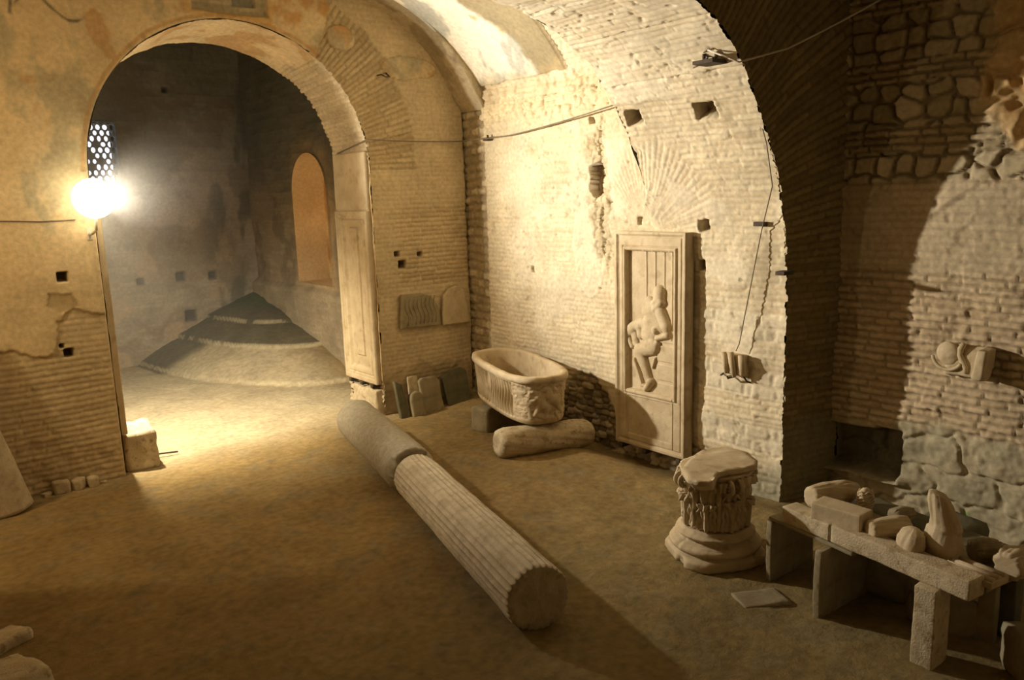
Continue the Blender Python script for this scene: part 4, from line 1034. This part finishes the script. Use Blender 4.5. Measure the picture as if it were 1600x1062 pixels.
# --- stone bench of reused pieces
BT = .62
def beam(name, a, b, w, hgt, lab, seed, mat=TRAV):
    a, b = Vector(a), Vector(b); L = (b - a).length
    o = block(name, (L, w, hgt), mat, cuts=18, bev=.012, amp=.007, sc=9, seed=seed)
    o.location = (a + b) / 2; o.rotation_euler = (0, 0, math.atan2(b.y - a.y, b.x - a.x))
    return tag(o, lab, 'stone beam', 'beams forming the bench edge')
e0, e1 = at(1222, 788, 2, BT), at(1516, 908, 2, BT); e0, e1 = Vector(e0), Vector(e1); e0.z = e1.z = BT - .125
dv = (e1 - e0).normalized(); nv_ = Vector((-dv.y, dv.x, 0)); nv_ = nv_ if nv_.x > 0 else -nv_
cut = e0 + dv * (e1 - e0).length * .30
off = nv_ * .075
beam('bench_beam', e0 + off, cut - dv * .004 + off, .15, .115, 'short far piece of the long stone beam edging the bench, left of its crack', 41)
beam('bench_beam', cut + dv * .004 + off, e1 + off, .15, .120, 'long near piece of the stone beam edging the bench, right of its crack', 42)
a = e0 + dv * -.06 + nv_ * .28; b = e1 + nv_ * .30
o = block('shelf_slab', ((b - a).length, .36, .06), MARBG, cuts=14, bev=.01, amp=.006, sc=6, seed=43); m_ = (a + b) / 2; o.location = (m_.x + nv_.x * .06, m_.y + nv_.y * .06, BT - .125)
o.rotation_euler = (0, 0, math.atan2(dv.y, dv.x)); tag(o, 'flat grey slab behind the bench beam, carrying the marble fragments', 'slab')
g0 = Vector(at(1209, 806, 2, .49)); g1 = Vector(at(1338, 869, 2, .45)); L = (g1 - g0).length
o = block('thin_board', (L, .22, .022), MARBG, cuts=14, bev=.003, amp=.003, sc=9, seed=44); c = (g0 + g1) / 2 + nv_ * .06; o.location = (c.x, c.y, .472); o.rotation_euler = (0, .02, math.atan2((g1 - g0).y, (g1 - g0).x))
tag(o, 'thin board of stone jutting out under the far half of the bench beam', 'slab')
def upright(name, u, v, w, t, hgt, lab, seed, mat=MARBG, grp='uprights of the bench', rz=-.05, **k):
    p = at(u, v, 2, 0); o = bmobj(name, prism_bm([(0, 0), (w, 0), (w * .98, hgt * .94), (w * .9, hgt), (0, hgt), (-.006, hgt * .5)], t, .05, .005, .006, 8, seed), mat, None, True, (p[0], p[1], fz(p[0] + w / 2, p[1]) - .012), (0, 0, rz))
    return tag(o, lab, 'bench support', grp)
upright('support_slab', 1204, 909, .52, .045, .475, 'thin upright slab under the far end of the bench, beside the column base', 51)
upright('support_slab', 1280, 968, .60, .05, .478, 'thin upright slab under the bench below the end of the thin board', 52)
p = at(1455, 1050, 2, 0)
tag(block('bench_post', (.19, .125, .50), TRAV, loc=(p[0] + .095, p[1] + .06, fz(p[0] + .1, p[1]) - .012), rot=(0, 0, -.04), cuts=10, bev=.008, amp=.006, sc=9, seed=53), 'squared stone post carrying the near end of the bench beam', 'bench support', 'uprights of the bench')
p = at(1540, 1010, 2, 0)
tag(block('bench_post', (.07, .10, .48), MARBG, loc=(p[0] + .08, p[1] + .03, fz(p[0], p[1]) - .012), cuts=6, bev=.01, amp=.006, sc=9, seed=54), 'slim dark post behind the squared post, under the back of the bench', 'bench support', 'uprights of the bench')
p = at(1503, 990, 2, 0)
o = bmobj('marble_slab', prism_bm([(0, 0), (.17, .0), (.20, .22), (-.01, .30)], .05, .05, .005, .005, 8, 55), MARBG, None, True, (p[0] - .10, p[1] + .04, fz(p[0], p[1]) - .01), (-.10, 0, -.95)); tag(o, 'pale broken slab leaning under the bench, right of the squared post', 'slab')
# stones stored under the bench
for i, (x, y, d_, lab, mt) in enumerate([(5.26, 2.34, (.36, .34, .34), 'dark boulder under the middle of the bench', MARBG), (4.99, 2.00, (.22, .20, .22), 'dark stone under the bench just behind the squared post', MARBG), (5.80, 2.20, (.4, .4, .42), 'broad dark stone far back under the bench', MARBD),
                                          (4.90, 1.27, (.46, .34, .30), 'dark rounded boulder on the floor at the lower right corner', MARBG)]):
    tag(block('stone_block', d_, mt, loc=(x, y, fz(x, y) - .02), rot=(0, 0, i * .8), cuts=10, bev=.07, amp=.03, sc=6, seed=70 + i), lab, 'stone block')
# worn low stones in the floor
p = at(1188, 935, 2, 0); tag(block('flat_stone', (.34, .22, .05), MARBG, loc=(p[0], p[1], fz(p[0], p[1]) - .036), rot=(0, 0, -.5), cuts=8, bev=.02, amp=.012, sc=7, seed=80), 'flat stone sunk in the floor left of the bench', 'stone')

# back ledge shelf so that the pieces further back rest on something
a = e0 + nv_ * .68; b = e1 + nv_ * .66 - dv * .05
o = block('shelf_slab', ((b - a).length * .98, .26, .05), MARBD, cuts=12, bev=.01, amp=.006, sc=6, seed=45); m_ = (a + b) / 2; o.location = (m_.x, m_.y, BT - .125); o.rotation_euler = (0, 0, math.atan2(dv.y, dv.x))
tag(o, 'dark flat slab at the back of the bench, nearest the side wall', 'slab')
for kx, f_ in (('first', .12), ('second', .88)):
    c = e0 + dv * (e1 - e0).length * f_ + nv_ * .70
    tag(block('bench_post', (.13, .13, .53), MARBD, loc=(c.x, c.y, fz(c.x, c.y) - .015), cuts=6, bev=.015, amp=.01, seed=56 + len(kx)), 'dark rear post of the bench near its ' + ('far end' if kx == 'first' else 'near end'), 'bench support', 'uprights of the bench')
SHZ = BT - .066      # top of the shelf slabs

def frag_lathe(name, pr_, A, B, mat, lab, seed, amp=.02, squash=1.0, n=72):
    A, B = Vector(A), Vector(B); L = (B - A).length
    me = lathe_mesh(name, dens([(r * 1.0, z * L) for r, z in pr_], .012), n, lambda T, Z, R: (fbm(np.cos(T) * 2 + 5, np.sin(T) * 2 + Z * 5 + 5, 2.2, seed, 4) - .5) * amp * (R > .012))
    co = np.zeros(len(me.vertices) * 3, np.float32); me.vertices.foreach_get('co', co); co = co.reshape(-1, 3); co[:, 1] *= squash; me.vertices.foreach_set('co', co.ravel())
    return tag(obj(name, me, mat, loc=A, rot=(B - A).to_track_quat('Z', 'Y').to_euler()), lab, 'marble fragment', 'marble fragments on the bench')
def PZ(u, v, z): return Vector(at(u, v, 2, z))
frag_lathe('fragment', [(.001, 0), (.06, 0), (.08, .03), (.088, .35), (.084, .75), (.05, 1), (.001, 1)], PZ(1266, 778, .64), PZ(1338, 764, .64), MARB, 'rounded arm-like fragment lying at the far end of the bench', 101, .02)
o = block('fragment', (.34, .17, .165), MARB, loc=(PZ(1314, 812, .62).x, PZ(1314, 812, .62).y, SHZ), rot=(0, 0, math.atan2(dv.y, dv.x) + .18), cuts=9, bev=.008, amp=.005, seed=102); tag(o, 'squared marble block among the fragments, behind the crack of the beam', 'marble fragment', 'marble fragments on the bench')
c = PZ(1352, 780, .64)
o = empty('curl_fragment', (c.x, c.y, SHZ)); tag(o, 'small marble head fragment with wavy curls, behind the squared block', 'marble fragment', 'marble fragments on the bench')
bm = bmesh.new(); bmesh.ops.create_icosphere(bm, subdivisions=4, radius=.068)
for v in bm.verts: v.co = Vector((v.co.x * .9, v.co.y * .75, v.co.z * 1.25 + .083))
rough(bm, .008, 20, 5); bmobj('core', bm, MARB, o, True)
bm = bmesh.new()
for k in range(7):
    zz = .03 + k * .019; rr = .066 * math.sqrt(max(.05, 1 - ((zz - .083) / .088) ** 2))
    tube_bm(bm, [((rr + .004) * .9 * math.cos(a), (rr + .004) * .76 * math.sin(a), zz + .008 * math.sin(a * 5 + k)) for a in np.linspace(0, math.tau, 30)], .006, 6, False)
bmobj('curls', bm, MARB, o, True)
frag_lathe('fragment', [(.001, 0), (.045, .0), (.058, .03), (.066, .3), (.072, .7), (.06, .97), (.001, 1)], PZ(1358, 828, .64), PZ(1418, 820, .64), MARB, 'cylindrical limb fragment lying across the bench, its round end to the viewer', 103, .012)
frag_lathe('fragment', [(.001, 0), (.07, .01), (.092, .10), (.10, .45), (.08, .8), (.035, .98), (.001, 1)], PZ(1420, 862, .575), PZ(1430, 824, .73), MARB, 'rounded shoulder-like fragment propped beside the tall limb', 104, .02, .7)
lb_ = empty('leg_fragment', (PZ(1472, 872, SHZ).x, PZ(1474, 870, SHZ).y, SHZ - .004)); tag(lb_, 'tall upright limb fragment, highest of the marble pieces on the bench', 'marble fragment', 'marble fragments on the bench')
bm = bmesh.new()
vs_ = [((0, .01, .0), .10), ((0, 0, .10), .105), ((.0, .01, .22), .085), ((.01, .02, .31), .075), ((.0, .05, .40), .06)]
me = lathe_mesh('limb', dens([(.001, 0), (.09, 0), (.10, .03), (.105, .10), (.092, .18), (.074, .25), (.068, .31), (.06, .37), (.045, .40), (.001, .405)], .012), 72, lambda T, Z, R: (fbm(np.cos(T) * 2 + 5, np.sin(T) * 2 + Z * 5, 2.2, 105, 4) - .5) * .02 * (R > .02) - .010 * np.cos(T * 2 + .6) * (R > .03) + .012 * np.cos(T + 2) * (Z > .2) * (R > .02))
co = np.zeros(len(me.vertices) * 3, np.float32); me.vertices.foreach_get('co', co); co = co.reshape(-1, 3); co[:, 1] += .32 * np.clip(co[:, 2] - .22, 0, 1); co[:, 2] -= .28 * np.clip(.02 - co[:, 1] + .0, -.1, .1) * ss(.34, .40, co[:, 2]) * .7 ; me.vertices.foreach_set('co', co.ravel())
obj('limb', me, MARB, lb_)
0 and obj('drapery_fold', relief_mesh('drapery_fold', [((0, .02, .05), (.02, .30, .03), .05), ((.05, .02, .03), (.06, .24, .02), .04)], -.1, .12, -.02, .38, .008, .004, 60), MARB, lb_, (.06, -.05, 0), (math.pi / 2, 0, .4))
# fluted slab pieces
ff = empty('fluted_fragment', (PZ(1524, 896, BT - .05).x, PZ(1524, 896, BT - .05).y, SHZ)); ff.rotation_euler = (0, 0, math.atan2(dv.y, dv.x)); tag(ff, 'pair of fluted strips of marble at the near end of the bench', 'marble fragment', 'marble fragments on the bench')
bmobj('slab', block_bm((.28, .17, .04), 8, .006, .003, 8, 3), MARB, ff, True)
for k in range(3): tube('ridge', [(-.135, -.055 + k * .055, .042), (.135, -.055 + k * .055, .042)], .019, MARB, ff, 10)
frag_lathe('fragment', [(.001, 0), (.07, .0), (.085, .1), (.09, .5), (.06, .95), (.001, 1)], PZ(1572, 886, .63), PZ(1602, 866, .66), MARB, 'broken angular fragment near the right end of the bench', 106, .04)
frag_lathe('fragment', [(.001, 0), (.05, .0), (.07, .1), (.08, .5), (.05, .95), (.001, 1)], PZ(1520, 862, .62), PZ(1560, 856, .62), MARBG, 'dark elongated fragment at the back of the bench below the wall', 107, .03)
frag_lathe('fragment', [(.001, 0), (.04, .0), (.055, .1), (.06, .5), (.04, .95), (.001, 1)], PZ(1395, 808, .61), PZ(1425, 800, .61), MARBG, 'small dark fragment at the back of the bench behind the cylindrical limb', 108, .02)

# --- carved fragments built into the walls
q = at(1150, 566, 0, XW - .06)
wf = empty('wall_fragment', (XW, q[1], q[2])); tag(wf, 'small carved marble fragment pinned on the bright wall above the capital', 'marble fragment', 'carved fragments on the walls')
bmobj('core', block_bm((.13, .22, .20), 8, .02, .012, 9, 5), MARB, wf, True, (-.06, -.01, -.11))
tube('fold', [(-.135, .09, .10), (-.14, .07, 0), (-.125, .06, -.10)], [.028, .024, .02], MARB, wf)
tube('fold', [(-.14, .01, .11), (-.15, -.02, 0), (-.14, -.04, -.12)], [.032, .03, .022], MARB, wf)
tube('fold', [(-.11, -.09, .09), (-.12, -.11, 0), (-.10, -.11, -.09)], [.03, .035, .03], MARB, wf)
tube('hook', [(0, .17, -.14), (-.06, .17, -.15), (-.09, .12, -.12)], .009, IRON, wf); tube('hook', [(0, .04, -.15), (-.10, .06, -.16), (-.14, .04, -.13)], .009, IRON, wf); tube('hook', [(0, -.14, -.19), (-.05, -.12, -.17), (-.08, -.09, -.11)], .009, IRON, wf)
q = at(1512, 560, 0, 7.02)
wf = empty('wall_fragment', (7.08, q[1] + .02, q[2])); tag(wf, 'curved carved fragment jutting out of the sunlit-looking side wall above the bench', 'marble fragment', 'carved fragments on the walls'); wf['label'] = 'curved carved fragment jutting from the lit brick side wall above the bench'
bmobj('core', block_bm((.14, .30, .26), 10, .012, .022, 9, 6), MARB, wf, True, (-.03, -.01, -.15), (0, .12, .06))
bm = bmesh.new(); bmesh.ops.create_icosphere(bm, subdivisions=4, radius=.10)
for v in bm.verts: v.co = Vector((v.co.x * .45 - .09, v.co.y * .9 + .12, v.co.z * 1.05 + .03))
rough(bm, .010, 12, 8); bmobj('boss', bm, MARB, wf, True)
tube('curved_moulding', [(-.115, .115 + .125 * math.cos(a), .03 + .135 * math.sin(a)) for a in np.linspace(-2.6, -.2, 14)], .015, MARB, wf)
tube('curved_moulding', [(-.10, .0 + .03 * math.sin(k), .13 - k * .05) for k in range(6)], [.02, .026, .022, .026, .022, .018], MARB, wf)
bmobj('scroll', block_bm((.20, .085, .25), 8, .02, .020, 11, 7), MARB, wf, True, (-.11, -.15, -.14), (.10, 0, 0))


# --- iron brackets, hook and cables
def brk(u, v, ax_, val, dims, lab, extra=True):
    q = at(u, v, ax_, val); o = empty('iron_bracket', tuple(q)); tag(o, lab, 'bracket', 'iron brackets for cables')
    bmobj('bar', block_bm(dims, 1, .003, 0), IRON, o, False)
    if extra:
        for k in (-.3, .3): tube('insulator', [(k * dims[0], k * dims[1] * .9, dims[2]), (k * dims[0], k * dims[1] * .9, dims[2] + .05)], .013, IRON, o)
    return o
def cylpt(u, v):          # point of the broad arch soffit seen at a pixel
    d = ROT @ np.array([(u - 800) / FPX, (v - 531) / FPX, 1.]); best = None
    for k in range(400):
        t = 4.0 + k * .01; p = np.array([0, 0, CAMH]) + d * t
        if p[1] > 3.9 and nearins(np.array([p[0]]), np.array([p[2]]))[0] > 0: return p
    return p
c1 = cylpt(1120, 98); c2 = at(997, 141, 0, 6.30)
o = empty('iron_bracket', tuple(c1 + np.array([-.09, 0, -.02]))); tag(o, 'dark iron bracket near the edge of the broad arch, carrying the cable', 'bracket', 'iron brackets for cables')
bmobj('bar', block_bm((.20, .20, .03), 1, .004, 0), IRON, o, False, rot=(0, 0, 0))
for k in (-.06, .06): tube('insulator', [(0, k, .03), (0, k, .09)], .014, IRON, o)
o = empty('iron_bracket', tuple(c2)); tag(o, 'dark iron bracket above the long crack of the bright wall', 'bracket', 'iron brackets for cables')
bmobj('bar', block_bm((.22, .13, .02), 1, .004, 0), IRON, o, False)
for k in (-.05, .03): tube('insulator', [(-.04, k, .0), (-.04, k, -.12)], .011, IRON, o)
brk(763, 220, 0, XW - .03, (.10, .10, .02), 'small bracket beside the corner at the start of the bright wall', True)
brk(1192, 353, 0, XW - .05, (.14, .11, .04), 'rusty iron peg on the arch edge, upper of two', False)
brk(1226, 429, 0, XW - .06, (.16, .09, .035), 'rusty iron peg on the arch edge, lower of two', False)
A0 = at(527, 240, 0, 4.99); A1 = at(573, 218, 1, 8.74); A2 = at(716, 221, 1, 8.74); A3 = at(763, 219, 0, 6.36); A4 = c2 + np.array([-.04, 0, .03]); A5 = c1 + np.array([-.12, .0, .09])
def sag(a, b, s, n=8): return [tuple(np.array(a) * (1 - t) + np.array(b) * t - np.array([0, 0, s * 4 * t * (1 - t)])) for t in np.linspace(0, 1, n)]
tag(tube('cable', [tuple(A0)] + sag(A1, A2, .01) + sag(A3, A4 - np.array([0, 0, .10]), .03)[1:], .008, WIRE, None, 6), 'thin dark cable running from the arch jamb along the pier and the bright wall', 'cable', 'cables on the walls')
tag(tube('cable', sag(A4 + np.array([-.02, 0, 0]), A5, .03), .007, WIRE, None, 6), 'thin cable between the two brackets high on the vault, upper one', 'cable', 'cables on the walls')
tag(tube('cable', sag(A4 + np.array([-.03, 0, -.04]), A5 + np.array([0, 0, -.06]), .05), .008, WIRE, None, 6), 'thin cable between the two brackets high on the vault, lower one', 'cable', 'cables on the walls')
E1 = at(1385, -6, 0, 6.95)
mid = at(1230, 76, 1, 3.80)
tag(tube('cable', [tuple(A5), tuple(at(1155, 97, 1, 3.90))] + sag(at(1155, 97, 1, 3.90), mid, .0)[1:] + sag(mid, E1, .01)[1:], .008, WIREL, None, 6), 'pale cable crossing the dark face of the broad arch to the upper right', 'cable', 'cables on the walls')
q = [at(1182, 165, 0, 6.12), at(1200, 225, 1, 3.93) + np.array([-.02, 0, 0]), at(1209, 290, 1, 3.93) + np.array([-.02, 0, 0]), at(1190, 360, 0, 6.35), at(1155, 537, 0, 6.34), at(1150, 548, 0, 6.34)]
tag(tube('cable', [tuple(p) for p in q], .005, WIRE, None, 6), 'thin vertical wire hanging along the arch edge down to the pinned fragment', 'cable', 'cables on the walls')
q = [at(0, 345, 1, 8.76) + np.array([-.2, 0, .01]), at(60, 346, 1, 8.765), at(118, 343, 1, 8.765)]
tag(tube('cable', [tuple(p) for p in q], .006, WIRE, None, 6), 'thin cable on the left pier running to the lamp', 'cable', 'cables on the walls')
hp = at(592, 118, 1, 8.79)
tag(tube('wall_hook', [(hp[0] - .02, 8.80, hp[2]), (hp[0] - .02, 8.70, hp[2] + .0), (hp[0] + .02, 8.67, hp[2] - .03), (hp[0] + .08, 8.68, hp[2] - .02), (hp[0] + .08, 8.76, hp[2] + .03)], .009, IRON), 'iron hook in the brick wall above the pier, right of the arch', 'hook')

# --- haze volume behind the arch, added to spread the lamp's glow
hz = bpy.data.materials.new('glow_haze'); hz.use_nodes = True; nt = hz.node_tree; nt.nodes.remove(nt.nodes['Principled BSDF'])
vs_ = nt.nodes.new('ShaderNodeVolumeScatter'); vs_.inputs['Density'].default_value = .025; vs_.inputs['Anisotropy'].default_value = .45
vs_.inputs['Color'].default_value = (1, .93, .80, 1); nt.links.new(vs_.outputs[0], nt.nodes['Material Output'].inputs['Volume'])
bm = bmesh.new(); bmesh.ops.create_cube(bm, size=1)
for v in bm.verts: v.co = Vector((2.75 + v.co.x * 6.9, 11.85 + v.co.y * 6.0, 3.2 + v.co.z * 6.6))
o = bmobj('glow_haze', bm, hz); tag(o, 'faint haze volume behind the arch, added for the glow round the lamp', 'haze', kind='stuff')
